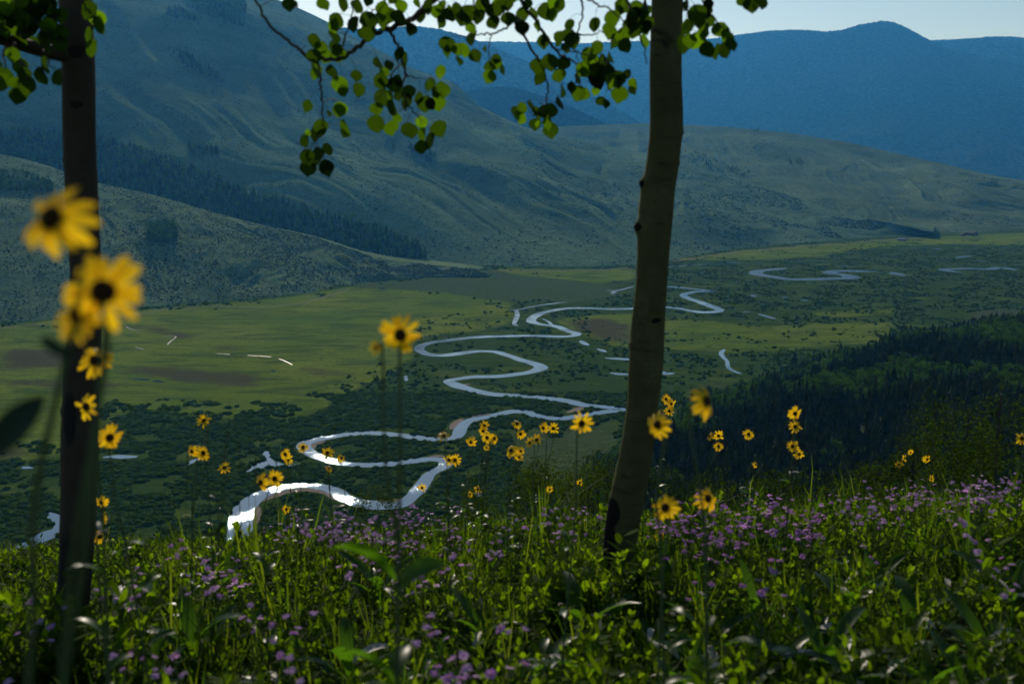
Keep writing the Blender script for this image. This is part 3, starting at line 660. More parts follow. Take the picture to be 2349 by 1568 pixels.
# ------------------------------------------------------------------ middle-distance bushes just below the meadow crest
def leafy(n, ls, c, rad, squash=1.0):
    d = rng.normal(0, 1, (n, 3)); d /= np.linalg.norm(d, axis=1)[:, None]; r = rng.random(n)**.4
    p = np.asarray(c)+d*r[:, None]*np.asarray(rad)
    a = rng.normal(0, 1, (n, 3)); a /= np.linalg.norm(a, axis=1)[:, None]; b = np.cross(a, rng.normal(0, 1, (n, 3))); b /= np.linalg.norm(b, axis=1)[:, None]+1e-9
    s = ls*(.7+.6*rng.random(n))[:, None]; a = a*s; b = b*s*.7
    return np.stack([p-a, p-b, p+a, p+b], 1).reshape(-1, 3), np.arange(n*4).reshape(-1, 4)
M_bush = m_leaf('bush_leaf', (.008, .020, .003), (.025, .045, .007), (.015, .04, .002), (.09, .15, .004), .7, .05, .45, .5)
def bush(px, ytop, d, w, label, nl=2200, tall=None, grp=None, nm='bush'):
    top = P(px, ytop, d); g = np.array([top[0], top[1], znear(top[0], top[1])]); h = max(top[2]-g[2], .6)
    root = link(nm, None); root.location = g
    mb = MB(); fb = MB(); ns = 7 if nm == 'bush' else 1
    lob = 11
    if nm != 'bush': mb.add(*tube([(0, 0, -.2), (.05, 0, h*.5), (0, .05, h*.95)], [.02*h, .013*h, .004*h], 6))
    for k in range(lob):
        a = rng.random()*6.28; rr = w*.5*rng.random()**.5*.8; zt = h*(.35+.55*rng.random()) if nm == 'bush' else h*(.30+.62*rng.random())
        if k == 0: zt = h*.88; rr = .05
        c = np.array([rr*math.cos(a), rr*math.sin(a), zt]); st = (0, 0, 0) if nm == 'bush' else (0, 0, zt*.6)
        mb.add(*tube([st, tuple(c*np.array([.4, .4, .55])+(0 if nm == 'bush' else np.array([0, 0, zt*.3]))), tuple(c)], [.012*h**.5, .008*h**.5, .003], 5))
        R3 = np.array([w*.26, w*.26, h*.15])*(.7+.6*rng.random())
        fb.add(*leafy(nl//lob, .05*(w/3)**.5*(d/40)**.5, c, R3))
    link('branch' if nm == 'bush' else 'trunk', mb.mesh('branch'), [M_twig], root); link('foliage' if nm == 'bush' else 'crown', fb.mesh('foliage'), [M_bush], root)
    tag(root, label, 'bush' if nm == 'bush' else 'tree', grp); return root
bush(862, 1108, 30, 1.5, 'small rounded dark bush beyond the purple flowers left of centre')
bush(1090, 1085, 24, 1.4, 'low bush beneath the central cluster of yellow flowers')
bush(1200, 1068, 26, 2.0, 'leafy bush between the central yellow flowers and the pale trunk')
bush(1290, 1050, 28, 2.2, 'tallest leafy bush left of the pale trunk')
bush(1372, 1040, 27, 2.0, 'leafy bush touching the left side of the pale trunk')
bush(1345, 1075, 20, 1.4, 'nearer low bush just left of the pale trunk base')
bush(1540, 1080, 26, 2.0, 'bush right behind the pale trunk')
bush(1640, 1085, 24, 2.2, 'low bush above the dense violet flowers')
bush(1770, 1090, 26, 2.4, 'low bush below the stalk of four yellow flowers')
bush(1900, 1075, 28, 2.4, 'low bush in the middle of the right meadow crest')
bush(2000, 1050, 30, 2.6, 'bush left of the trio of small yellow flowers')
for k, (px, yt, d, w) in enumerate([(2150, 900, 75, 4.5), (2225, 925, 60, 4), (2300, 875, 80, 5), (2370, 900, 60, 5), (2100, 1000, 60, 4), (2200, 1010, 45, 3.2), (2290, 1000, 42, 3.6), (2050, 1040, 60, 3.6)]):
    bush(px, yt, d, w, ['young aspen with loose crown, leftmost tall one at right edge', 'young aspen second from left in the right edge group', 'tallest young aspen near the right edge', 'young aspen cut by the right edge of view',
        'short bushy aspen left of the right edge group', 'short aspen in front of the right edge group', 'low bushy aspen close to the right edge', 'lowest bushy aspen beside the dark conifers'][k], 2600, nm='young_aspen', grp='young aspens at the right edge')

# ------------------------------------------------------------------ small buildings far off, fences, tracks
M_wall = m_plain('weathered_wall', (.12, .09, .07), .9, .1); M_roof = m_plain('metal_roof', (.35, .36, .38), .45, .4); M_dkroof = m_plain('dark_roof', (.05, .045, .045), .8, .2)
def shed(p, w, l, h, rz, roofm, label, cat):
    r = link('cabin', None); r.location = p; r.rotation_euler.z = rz
    mb = MB(); x, y = w/2, l/2; V = [(-x, -y, 0), (x, -y, 0), (x, y, 0), (-x, y, 0), (-x, -y, h), (x, -y, h), (x, y, h), (-x, y, h), (0, -y, h*1.55), (0, y, h*1.55)]
    mb.add(V, [[(0, 1, 5, 4), (1, 2, 6, 5), (2, 3, 7, 6), (3, 0, 4, 7)], [(4, 5, 8), (6, 7, 9)]]); link('wall', mb.mesh('wall'), [M_wall], r)
    mb = MB(); e = .5; t = .15
    for s in (1, -1):
        V = [(0, -y-e, h*1.55+t), (s*(x+e), -y-e, h-.3+t), (s*(x+e), y+e, h-.3+t), (0, y+e, h*1.55+t)]; V += [(a, b, c-t) for a, b, c in V]
        mb.add(V, [[(0, 1, 2, 3), (4, 7, 6, 5), (0, 4, 5, 1), (1, 5, 6, 2), (2, 6, 7, 3), (3, 7, 4, 0)]])
    link('roof', mb.mesh('roof'), [roofm], r)
    mb = MB(); V = [(-.6, -y-.06, 0), (.6, -y-.06, 0), (.6, -y-.06, 2.1), (-.6, -y-.06, 2.1)]; V += [(a, b+.05, c) for a, b, c in V]
    mb.add(V, [[(0, 1, 2, 3), (4, 7, 6, 5), (0, 4, 5, 1), (1, 5, 6, 2), (2, 6, 7, 3), (3, 7, 4, 0)]]); link('door', mb.mesh('door'), [M_dkroof], r)
    tag(r, label, cat)
shed(G(2228, 540, 0), 16, 24, 7, .5, M_dkroof, 'dark barn at the far edge of the valley meadow', 'barn')
shed(G(2207, 541, 0), 8, 10, 4, .2, M_dkroof, 'small shed left of the dark barn', 'shed')
def onhill(A, px, py):
    X, Y = proj(A); k = np.argmin((X-px)**2+(Y-py)**2); return A.reshape(-1, 3)[k]
pr = onhill(L3, 2060, 530); shed(G(2068, 552, 0), 9, 18, 4, 1.3, M_roof, 'small pale roofed cabin at the foot of the far hillside', 'cabin')
gp_ = P(2340, 727, 930); shed((gp_[0], gp_[1], znear(gp_[0], gp_[1])-.5), 14, 10, 4.5, 1.45, M_roof, 'house with pale metal roof at the right edge above the forest', 'house')
def drape(A, pts, off=.5):
    pts = smooth_line(np.array([(a, b, 0) for a, b in pts], float), 10)[:, :2]; X, Y = proj(A); F_ = A.reshape(-1, 3); X = X.ravel(); Y = Y.ravel(); out = []
    for a, b in pts:
        k = np.argsort((X-a)**2+(Y-b)**2)[:3]; out.append(F_[k].mean(0))
    out = np.array(out); out[:, 2] += off; return out
def strip(name, c, w, mat, **kw):
    T = np.gradient(c, axis=0); T /= np.linalg.norm(T, axis=1)[:, None]+1e-9; Nn = np.stack([-T[:, 1], T[:, 0], 0*T[:, 0]], 1)
    n = len(c); V = np.concatenate([c+Nn*w/2, c-Nn*w/2, c+Nn*w/2-[0, 0, 1.5], c-Nn*w/2-[0, 0, 1.5]]); i = np.arange(n-1)
    F = np.concatenate([np.stack([i, i+1, n+i+1, n+i], 1), np.stack([i, 2*n+i, 2*n+i+1, i+1], 1), np.stack([n+i, n+i+1, 3*n+i+1, 3*n+i], 1)])
    return tag(link(name, mesh_np(name, V, [F]), [mat]), **kw)
def fence(A, a, b, label):
    n = 60; pts = [(a[0]+(b[0]-a[0])*t, a[1]+(b[1]-a[1])*t) for t in np.linspace(0, 1, 7)]; c = drape(A, pts, 0); mb = MB(); r = link('wire_fence', None); r.location = c[0]
    for k in range(0, len(c)): p = c[k]-c[0]; mb.add(*tube([p, p+[0, 0, 1.6]], .12, 4))
    link('post', mb.mesh('post'), [M_twig], r)['kind'] = 'stuff'; mb = MB()
    for hgt in (.7, 1.4): mb.add(*tube(c-c[0]+[0, 0, hgt], .06, 4))
    link('wire', mb.mesh('wire'), [M_twig], r); tag(r, label, 'fence')
fence(L3, (1152, 438), (1078, 538), 'straight fence line running down the middle of the broad hillside')
fence(L3, (1755, 440), (1665, 500), 'straight fence line on the hillside right of the pale trunk')
c = G([1130, 1250, 1380, 1460, 1580, 1700, 1850, 2000, 2150], [621, 622, 619, 612, 594, 577, 564, 553, 541], .35); strip('track', c, 4.5, M_rock, kind='structure')
c = G([0, 150, 306, 400, 470, 600, 700, 800], [752, 738, 724, 706, 702, 706, 694, 664], .3); strip('track', c, 2.5, M_rock, kind='structure')

# ------------------------------------------------------------------ foreground aspens
def trunk_path(edges, d, ext_up, up_r):
    pts = []; rad = []
    for (y, a, b) in edges:
        pts.append(P((a+b)/2, y, d)); rad.append((b-a)/2/FP*d*1.0)
    return np.array(pts), np.array(rad)
def trunk_obj(name, edges, d, mat, parent, knots, scar_shade, topz):
    pts, rad = trunk_path(edges, d, 0, 0)
    # continue upward beyond the frame and down into the soil
    up = (pts[0]-pts[2]); up = up/np.linalg.norm(up); top = [pts[0]+up*s*np.array([1, 1, 1]) for s in (3.6, 2.4, 1.2, .5)]; rt = [rad[0]*f for f in (.25, .55, .8, .93)]
    gz = znear(pts[-1][0], pts[-1][1]); bot = [pts[-1]+[-.02, 0, -.15], np.array([pts[-1][0]-.04, pts[-1][1], gz-.3])]
    P_ = np.concatenate([top, pts, bot]); r_ = np.concatenate([rt, rad, [rad[-1]*1.12, rad[-1]*1.35]])
    q = smooth_line(np.column_stack([P_, r_]), 10); V, F = tube(q[:, :3], q[:, 3], 28)
    cen = np.repeat(q[:, :3], 28, axis=0); rr = V-cen; th = np.arctan2(rr[:, 1], rr[:, 0])
    f = 1+.035*fbm(th*1.2+50, V[:, 2]*3, 3)+.02*fbm(th*3+50, V[:, 2]*14, 3)
    Vn = cen+rr*f[:, None]
    for (ky, side, size) in knots:                             # bulges where old limbs broke off
        X, Y = proj(cen); k = np.argmin((Y[::28]-ky)**2); c = q[k, :3]+np.array([side*q[k, 3], -.3*q[k, 3], 0]); dv = np.linalg.norm(V-c, axis=1)
        Vn += (rr/np.linalg.norm(rr, axis=1)[:, None])*(size*np.exp(-(dv/(size*1.15))**2))[:, None]
    X, Y = proj(Vn); s = np.zeros(len(Vn))
    for (sx, sy, ax, ay) in scar_shade: s = np.maximum(s, np.exp(-((X-sx)/ax)**2-((Y-sy)/ay)**2)*1.3*(rr[:, 1] < .03))
    root = parent; loc = np.array(root.location)
    me = mesh_np('trunk', Vn-loc, F, smooth=True, attrs={'scar_shade': s}); return link('trunk', me, [mat], root), q
def leaf_shape(n=12):
    th = np.linspace(0, 2*math.pi, n, endpoint=False); r = np.ones(n)
    x = np.sin(th)*.5; z = -np.cos(th)*.5                       # z: 0 stalk end at top
    r = 1-.10*np.cos(th*2)
    x = x*1.0*r; z = z*.98; z = np.where(np.abs(th-0) < .01, z-.12, z)   # pointed tip at bottom
    return x, z
LX, LZ = leaf_shape()
def add_leaf(mb, att, size, yaw, pitch, roll, m=0):
    """leaf hangs from att; size = diameter"""
    z = (LZ-.5)*size; x = LX*size; y = .10*size*np.sin(LX*5+.5)+.35*(LX**2)*size*(.3+.7*random.random())*random.choice((1, -1))
    V = np.stack([x, y, z], 1); V = np.concatenate([V, [[0, 0, -.5*size]]])
    M_ = np.array(Matrix.Rotation(yaw, 3, 'Z') @ Matrix.Rotation(pitch, 3, 'X') @ Matrix.Rotation(roll, 3, 'Y'))
    V = V@M_.T+att; n = len(LX); F = np.array([(i, (i+1) % n, n) for i in range(n)]); mb.add(V, F, m)
def z2(l): return [(563.8+a[0]*.5093, a[1]*.5093)+tuple(a[2:]) for a in l]
def z3(l): return [(1174.5+a[0]*.5093, a[1]*.5093)+tuple(a[2:]) for a in l]
def z1(l): return [(a[0]*.5093, a[1]*.5093)+tuple(a[2:]) for a in l]
LV = z2([(290, 478), (327, 565), (425, 495), (425, 570), (370, 512, .6), (285, 597, .5), (262, 630), (290, 700), (285, 750), (350, 745), (320, 690), (265, 700), (310, 180), (400, 160), (290, 250), (330, 320), (390, 210), (350, 215), (375, 250), (385, 320), (430, 370), (430, 410), (500, 345), (505, 400), (430, 240),
    (590, 285), (590, 360), (630, 320, .6), (580, 490), (585, 545), (650, 440), (600, 430), (690, 420), (700, 480), (650, 570), (690, 530, .6), (640, 480), (725, 580), (790, 550), (850, 575), (840, 625), (785, 660), (780, 440), (830, 380), (885, 395), (865, 455), (810, 460), (880, 320), (735, 410), (650, 380), (700, 235), (745, 130), (895, 95),
    (190, 15), (330, 20), (425, 90), (395, 110), (435, 15), (510, 30), (540, 80), (555, 130), (490, 100), (620, 30), (600, 80), (650, 60), (700, 80), (690, 20), (790, 75), (850, 50), (830, 20), (880, 30), (770, 10), (910, 60),
    (985, 50), (985, 85), (1025, 50), (1045, 20), (1060, 70), (1000, 125), (1030, 165), (900, 190), (905, 220), (940, 225), (955, 270, .7), (985, 220), (1020, 250), (1075, 220, .6), (1095, 300), (1125, 285), (1110, 345),
    (1105, 100), (1115, 40), (1090, 10), (1150, 20), (1180, 80), (1220, 100), (1240, 60), (1240, 120), (1290, 60), (1320, 120), (1340, 180), (1375, 50), (1345, 40), (1390, 20), (1430, 15), (1170, 10), (1270, 20),
    (1320, 290), (1340, 345), (1365, 270), (1400, 345), (1430, 285), (1250, 490), (1280, 480), (1245, 530), (1310, 560), (1370, 580), (1340, 500), (1380, 495), (1405, 460), (1430, 405), (1360, 545)])
LV += z3([(260, 115), (375, 105), (270, 172), (230, 172), (237, 215, .6), (140, 180), (385, 210), (350, 240), (335, 300), (330, 320), (435, 260), (365, 270), (400, 270), (380, 310), (315, 415), (335, 425), (300, 360, .6), (380, 365), (400, 370), (430, 390), (470, 345), (460, 360), (380, 410, .7), (390, 455, .7), (495, 415), (530, 335, .7), (545, 380), (530, 410, .8), (430, 310),
    (440, 75), (435, 130), (470, 180), (500, 150), (500, 200), (525, 110), (510, 20), (560, 30), (600, 50), (590, 100), (595, 180), (555, 125), (570, 70), (600, 20), (545, 60),
    (820, 50), (895, 45), (895, 90), (780, 115), (815, 120), (800, 180), (770, 185), (865, 130), (920, 130), (860, 175), (960, 140), (985, 175), (870, 215), (920, 225), (950, 220), (1030, 0), (1080, 15), (1130, 5), (850, 95, .7), (880, 20), (620, 120)])
TW = {  # twig polylines in sheet coordinates, start radius (m), end radius
 'a': ([(575, -60), (585, -10), (620, 60), (680, 110), (705, 127), (745, 135), (790, 130), (830, 100), (870, 72), (905, 62), (960, 30), (1010, -20), (1050, -80)][::-1], .012, .004),
 'a1': (z2([(330, 290), (335, 380), (345, 470), (350, 590), (310, 640)]), .005, .002),
 'a2': (z2([(430, 230), (450, 150), (480, 60), (500, -20)]), .004, .002),
 'b': (z2([(640, 120), (690, 220), (720, 330), (700, 400), (740, 480), (790, 540)]), .0065, .002), 'b1': (z2([(720, 330), (770, 352), (830, 350)]), .003, .0015), 'b2': (z2([(690, 280), (650, 350), (600, 440)]), .003, .0015),
 'c': (z2([(1180, -120), (1240, 0), (1330, 130), (1400, 230), (1470, 275), (1500, 290)])+z3([(340, 310)]), .008, .002), 'd': (z2([(1240, 140), (1310, 260), (1355, 370), (1350, 460), (1300, 520)]), .005, .002),
 'e': (z2([(1240, 90), (1200, 105), (1120, 150), (1050, 155), (950, 165)]), .005, .002), 'e1': (z2([(1105, 155), (1095, 230), (1105, 290)]), .0025, .0015),
 'f': (z3([(310, -130), (315, -20), (318, 60), (300, 150), (340, 160), (430, 135)]), .005, .002), 'f1': (z3([(285, 150), (283, 210), (300, 280), (320, 350)]), .003, .0015),
 'g': (z3([(300, -60), (350, 0), (430, 40), (520, 110)]), .005, .002), 'g1': (z3([(500, -60), (540, 60), (580, 180), (610, 285)]), .006, .002), 'g2': (z3([(200, 225), (320, 240), (400, 290), (470, 330), (530, 340)]), .003, .0015),
 'h': (z3([(770, -80), (790, 0), (792, 60), (800, 130)]), .005, .002), 'i': (z3([(810, -80), (860, 0), (900, 60), (930, 110), (960, 130)]), .005, .002), 'j': (z3([(1000, -120), (1050, -40), (1090, 0)]), .005, .002),
 'k': (z2([(600, -80), (640, -20), (560, 60)]), .005, .002), 'l': (z2([(820, -60), (880, 20), (900, 70)]), .004, .0015), 'm': (z2([(1000, -100), (1030, 20), (1050, 80)]), .004, .0015)}
def rr_(a, b): return a+(b-a)*random.random()
def make_aspen(name, label, edges, d, mat, knots, scar_shade, twigs, leaves, limbs, tops, crown_n, leafd):
    pts, rad = trunk_path(edges, d, 0, 0); b = pts[-1]; root = link(name, None); root.location = (b[0], b[1], float(znear(b[0], b[1])))
    loc = np.array(root.location); tag(root, label, 'tree')
    tr, q = trunk_obj('trunk', edges, d, mat, root, knots, scar_shade, 0)
    B = []
    for lp, r0, r1 in limbs:
        c = smooth_line(np.array([P(a[0], a[1], a[2]) for a in lp]), 8)-loc
        mb = MB(); mb.add(*tube(c, np.linspace(r0, r1, len(c)), 10)); o = link('branch', mb.mesh('branch', True), [M_twig if mat is M_bark else mat], root); B.append((o, c+loc, MB()))
    for key, (tp, r0, r1) in twigs.items():
        dz = leafd+rr_(-.15, .15); c = smooth_line(np.array([P(a[0], a[1], dz) for a in tp]), 8); c += rng.normal(0, .003, c.shape)
        mb = MB(); mb.add(*tube(c-loc, np.linspace(r0, r1, len(c)), 6)); o = link('branch', mb.mesh('branch', True), [M_twig], root); B.append((o, c, MB()))
    pix = [proj(c) for _, c, _ in B]
    leaves = list(leaves)+[(l_[0]+rr_(-24, 24), l_[1]+rr_(-20, 16), rr_(.6, .95)) for l_ in leaves if random.random() < .25]
    for lf in leaves:
        x, y = lf[0], lf[1]; s = lf[2] if len(lf) > 2 else 1.0; size = .055*s*rr_(.8, 1.2)
        best = min(range(len(B)), key=lambda k: np.min((pix[k][0]-x)**2+(pix[k][1]-(y-16))**2)); o, c, mb = B[best]
        k = np.argmin((pix[best][0]-x)**2+(pix[best][1]-(y-25))**2); dk = math.hypot(c[k][0], c[k][1])+rr_(-.07, .07)
        att = P(x, y-15*s, dk); mid = (c[k]+att)/2+[0, 0, .012]; dist_ = np.linalg.norm(c[k]-att)
        mb.add(*tube(np.array([c[k], mid, att])-loc, .0009, 3, False), 1)
        add_leaf(mb, att-loc, size, rr_(-1.1, 1.1)+(math.pi if random.random() < .5 else 0), rr_(-.45, .45), rr_(-.5, .5))
    if crown_n:                                               # the crown that goes on above the picture
        mb = B[0][2]
        for t in range(tops):
            k = random.randrange(0, 34); s = q[k, :3]; a = random.random()*6.28; L = rr_(.4, 1.3); e = s+np.array([L*math.cos(a), L*math.sin(a)*.8, rr_(.1, .7)])
            c = smooth_line(np.array([s, (s+e)/2+[0, 0, .1], e]), 6); m2 = MB(); m2.add(*tube(c-loc, np.linspace(.013, .003, len(c)), 6)); o = link('branch', m2.mesh('branch', True), [M_twig], root); fm = MB()
            for _ in range(crown_n//tops):
                at = c[random.randrange(3, len(c))]+rng.normal(0, .13, 3); X, Y = proj(at)
                if Y > -35: continue
                add_leaf(fm, at-loc, .055*rr_(.8, 1.15), random.random()*6.28, rr_(-.5, .5), rr_(-.5, .5))
            if fm.n: link('foliage', fm.mesh('foliage', True), [M_leafG, M_twig], o)
    for o, c, mb in B:
        if mb.n: link('foliage', mb.mesh('foliage', True), [M_leafG, M_twig], o)
    return root
ER = [(0, 1497, 1565), (90, 1494, 1564), (150, 1492, 1562), (280, 1492, 1565), (340, 1488, 1560), (390, 1481, 1554), (440, 1470, 1547), (520, 1463, 1540), (640, 1460, 1530), (750, 1448, 1525), (850, 1442, 1520), (950, 1436, 1508), (1050, 1418, 1495), (1110, 1405, 1486), (1170, 1392, 1474), (1250, 1382, 1460), (1330, 1378, 1452)]
limbsR = [([(1531, -150, 4.6), (1300, -135, 4.3), (1050, -90, 3.9), (850, -110, 3.8), (600, -80, 3.8)], .022, .008), ([(1531, -170, 4.6), (1620, -120, 4.4), (1750, -100, 4.1), (1850, -110, 4.0)], .016, .006)]
make_aspen('aspen_tree', 'pale thick aspen trunk right of centre with broken limb knots and dark scarred base', ER, 4.6, M_bark, [(420, -1, .022), (520, -1, .026), (300, 1, .010), (375, 1, .008), (790, -1, .012)],
    [(1400, 1175, 22, 34), (1388, 1250, 26, 60), (1463, 520, 9, 11), (1470, 422, 8, 9), (1505, 735, 12, 7)], TW, LV, limbsR, 14, 900, 3.85)  # base marks: a scar, with leaf shade painted into the bark below it
EL = [(0, 141, 205), (100, 147, 210), (200, 149, 213), (300, 150, 214), (400, 153, 217), (500, 158, 222), (600, 164, 226), (700, 165, 228), (800, 156, 226), (900, 150, 222), (1000, 145, 220), (1100, 145, 218), (1200, 142, 215), (1300, 138, 208), (1400, 130, 202)]
LL = z1([(255, 340), (75, 400), (30, 335), (130, 370), (170, 330), (200, 280), (95, 290), (60, 240), (250, 190), (265, 140), (250, 60), (200, 20), (150, 60), (100, 90), (60, 110), (30, 20), (90, 30), (150, 130), (200, 110), (180, 170), (120, 190), (60, 180), (20, 100), (220, 210), (140, 20), (230, 20), (10, 60), (45, 60), (180, 80), (235, 95), (110, 140), (85, 425), (20, 150), (80, 70), (130, 90), (170, 40), (215, 60), (240, 130), (40, 210), (270, 60), (110, 40), (60, 10), (10, 10),
    (415, 60), (430, 100), (410, 150), (415, 205), (400, 30), (425, 75), (150, 105), (190, 140), (5, 125), (35, 85), (160, 0), (75, 0), (120, 5), (210, 5), (105, 330), (5, 310), (20, 360)])
TWL = {'a': (z1([(-60, -60), (40, 20), (130, 90), (230, 140)]), .006, .002), 'b': (z1([(-40, 160), (60, 60), (160, 20), (240, -40)]), .006, .002), 'c': (z1([(60, 195), (80, 260), (130, 320), (120, 360)]), .005, .0015), 'd': (z1([(30, 190), (20, 260), (25, 310)]), .004, .0015),
    'e': (z1([(200, 235), (215, 270), (250, 320)]), .004, .0015), 'f': (z1([(330, -60), (400, 0), (425, 60), (412, 150), (415, 190)]), .004, .0015), 'g': (z1([(120, 300), (90, 350), (75, 390)]), .003, .0015)}
limbsL = [([(178, 131, 4.2), (120, 120, 4.15), (60, 105, 4.1), (0, 88, 4.05), (-150, 60, 4.0)], .030, .020)]
make_aspen('aspen_tree', 'dark aspen trunk near the left edge with a thick side limb', EL, 4.2, M_bark2, [(370, -1, .008), (240, 1, .005), (820, -1, .012), (940, -1, .012)],
    [(178, 118, 22, 14), (175, 241, 16, 8), (160, 960, 14, 60), (160, 1320, 70, 90)], TWL, LL, limbsL, 12, 700, 4.0)

# ------------------------------------------------------------------ meadow
def ground_at(px, py, h):
    """place on the meadow where the plant top (height h) shows at px,py"""
    r = rays(px, py); d = np.geomspace(.6, 40, 500); p = np.array([0, 0, CAMZ])+r[None]*d[:, None]; z = znear(p[:, 0], p[:, 1]); k = np.argmax(p[:, 2]-z < h)
    if p[k, 2]-z[k] >= h: return None, None
    return np.array([p[k, 0], p[k, 1], z[k]]), p[k]
def forb_proto(nl, hgt, ll, lw, spread, m=0):
    mb = MB(); ns = random.choice((2, 3, 4))
    for s in range(ns):
        a = random.random()*6.28; lean = rr_(.05, .35); top = np.array([math.cos(a)*lean*hgt, math.sin(a)*lean*hgt, hgt*rr_(.75, 1.05)])
        mb.add(*tube([(0, 0, 0), top*np.array([.35, .35, .55]), top], [.003, .0022, .0012], 3, False), 1)
        for k in range(nl//ns):
            f = .15+.85*random.random(); p = top*np.array([f**1.5, f**1.5, f]); b = random.random()*6.28; L = ll*rr_(.6, 1.2)*(1.15-.45*f); w = lw*rr_(.7, 1.2)*(1.1-.4*f); up = rr_(.1, 1.35)
            dx = np.array([math.cos(b)*math.cos(up), math.sin(b)*math.cos(up), math.sin(up)]); sd = np.array([-math.sin(b), math.cos(b), rr_(-.4, .4)]); dr = np.array([0, 0, -L*rr_(.05, .3)])
            V = [p, p+dx*L*.35+sd*w*.5+dr*.2, p+dx*L*.35-sd*w*.5+dr*.2, p+dx*L*.75+sd*w*.36+dr*.6, p+dx*L*.75-sd*w*.36+dr*.6, p+dx*L+dr]
            mb.add(V, [[(0, 1, 2)], [(1, 3, 4, 2)], [(3, 5, 4)]], m)
    return mb.arr()
def grass_proto(nb, hgt):
    mb = MB()
    for k in range(nb):
        a = random.random()*6.28; h = hgt*rr_(.5, 1.15); bend = rr_(.1, .6)*h; w = rr_(.0022, .005); o = np.array([rr_(-.05, .05), rr_(-.05, .05), 0]); dx = np.array([math.cos(a), math.sin(a), 0]); sd = np.array([-math.sin(a), math.cos(a), 0])*w
        c = [o, o+dx*bend*.15+[0, 0, h*.4], o+dx*bend*.5+[0, 0, h*.78], o+dx*bend+[0, 0, h*.97]]
        V = [c[0]-sd, c[0]+sd, c[1]-sd, c[1]+sd, c[2]-sd*.7, c[2]+sd*.7, c[3]]; mb.add(V, [[(0, 1, 3, 2), (2, 3, 5, 4)], [(4, 5, 6)]], 2)
    return mb.arr()
FPt = [forb_proto(32, .34, .085, .030, 0) for _ in range(7)]+[forb_proto(28, .26, .06, .036, 0) for _ in range(4)]
GPt = [grass_proto(14, .42) for _ in range(6)]
def meadow_points(n, dmin, dmax):
    d = np.sqrt(rng.random(n)*(dmax**2-dmin**2)+dmin**2); a = R(-38)+rng.random(n)*R(76); x = d*np.sin(a); y = d*np.cos(a); return np.stack([x, y, znear(x, y)-.01], 1)
def meadow(name, protos, n, dmin, dmax, smin, smax, label, cat, thr=-9):
    p = meadow_points(n, dmin, dmax); k = fbm(p[:, 0]*.8+40, p[:, 1]*.8, 3) > thr; p = p[k]; m = len(p)
    s = smin+(smax-smin)*rng.random(m); s *= np.clip(np.hypot(p[:, 0], p[:, 1])/2.6, .45, 1)
    Va, Fa, Ma = scatter(protos, p, rng.random(m)*6.28, s, tilt=.12)
    return tag(link(name, mesh_np(name, Va, Fa, Ma, False), [M_forb, M_stem, M_grass]), label, cat, kind='stuff')
meadow('leafy_undergrowth', FPt, 11000, .9, 15, .6, 1.08, 'dense leafy green undergrowth covering the near meadow', 'ground cover')
meadow('meadow_grass', GPt, 1700, .9, 16, .6, 1.0, 'thin grass blades mixed through the near meadow', 'grass')
meadow('tall_meadow_plants', FPt[:7]+GPt, 90, 4.0, 10, 1.1, 1.6, 'taller ragged stems rising above the rest of the meadow', 'ground cover')
meadow('slope_brush', FPt, 7000, 15, 60, 1.0, 1.7, 'brush covering the slope beyond the meadow crest', 'ground cover')

for (px, py, n_) in ((1400, 1330, 20), (165, 1400, 22), (1380, 1400, 18)):
    b_ = P(px, py, 4.25 if px > 1000 else 3.9); pos = np.array([[b_[0]+rr_(-.25, .25), b_[1]+rr_(-.25, .12), 0] for _ in range(n_)]); pos[:, 2] = znear(pos[:, 0], pos[:, 1])
    Va, Fa, Ma = scatter(FPt[:7], pos, rng.random(n_)*6.28, (.75 if px == 1400 else 1.1)+.45*rng.random(n_), tilt=.1); tag(link('trunk_base_plants', mesh_np('trunk_base_plants', Va, Fa, Ma), [M_forb, M_stem, M_grass]), 'leafy green growth hiding the foot of the '+('pale' if px > 1000 else 'dark')+' trunk'+('' if px != 1380 else ' on its near side'), 'ground cover', kind='stuff')
# broad leaved plants
def big_leaf(L, w, a, up, droop, m=0, n=6):
    mb_V = []; dx = np.array([math.cos(a), math.sin(a), 0]); sd = np.array([-math.sin(a), math.cos(a), 0]); c = np.zeros(3); e = up; tw = rr_(-.5, .5)
    for k in range(n+1):
        t = k/n; ww = w*math.sin(math.pi*min(1, t*.86+.10))**.8*(1 if k < n else 0)*.5; s2 = sd*math.cos(tw*t)+np.array([0, 0, 1])*math.sin(tw*t); fold = np.array([0, 0, ww*.35])
        mb_V += [c-s2*ww+fold, c.copy(), c+s2*ww+fold]; c = c+(dx*math.cos(e)+np.array([0, 0, math.sin(e)]))*L/n; e -= droop/n
    F = []
    for k in range(n):
        b = 3*k; F += [(b, b+1, b+4, b+3), (b+1, b+2, b+5, b+4)]
    return np.array(mb_V), np.array(F)
LEAFM = []
for k in range(12):
    V, F = big_leaf(rr_(.24, .36), rr_(.05, .08), 0, rr_(.7, 1.35), rr_(.3, 1.4)); me = mesh_np('leaf', V, [F], smooth=True); me.materials.append(M_broad); LEAFM.append(me)
LEAFD = []
for k in range(4):
    V, F = big_leaf(rr_(.16, .26), rr_(.03, .05), 0, rr_(.3, 1.1), rr_(.8, 2.0)); me = mesh_np('leaf', V, [F], smooth=True); me.materials.append(M_paleleaf); LEAFD.append(me)
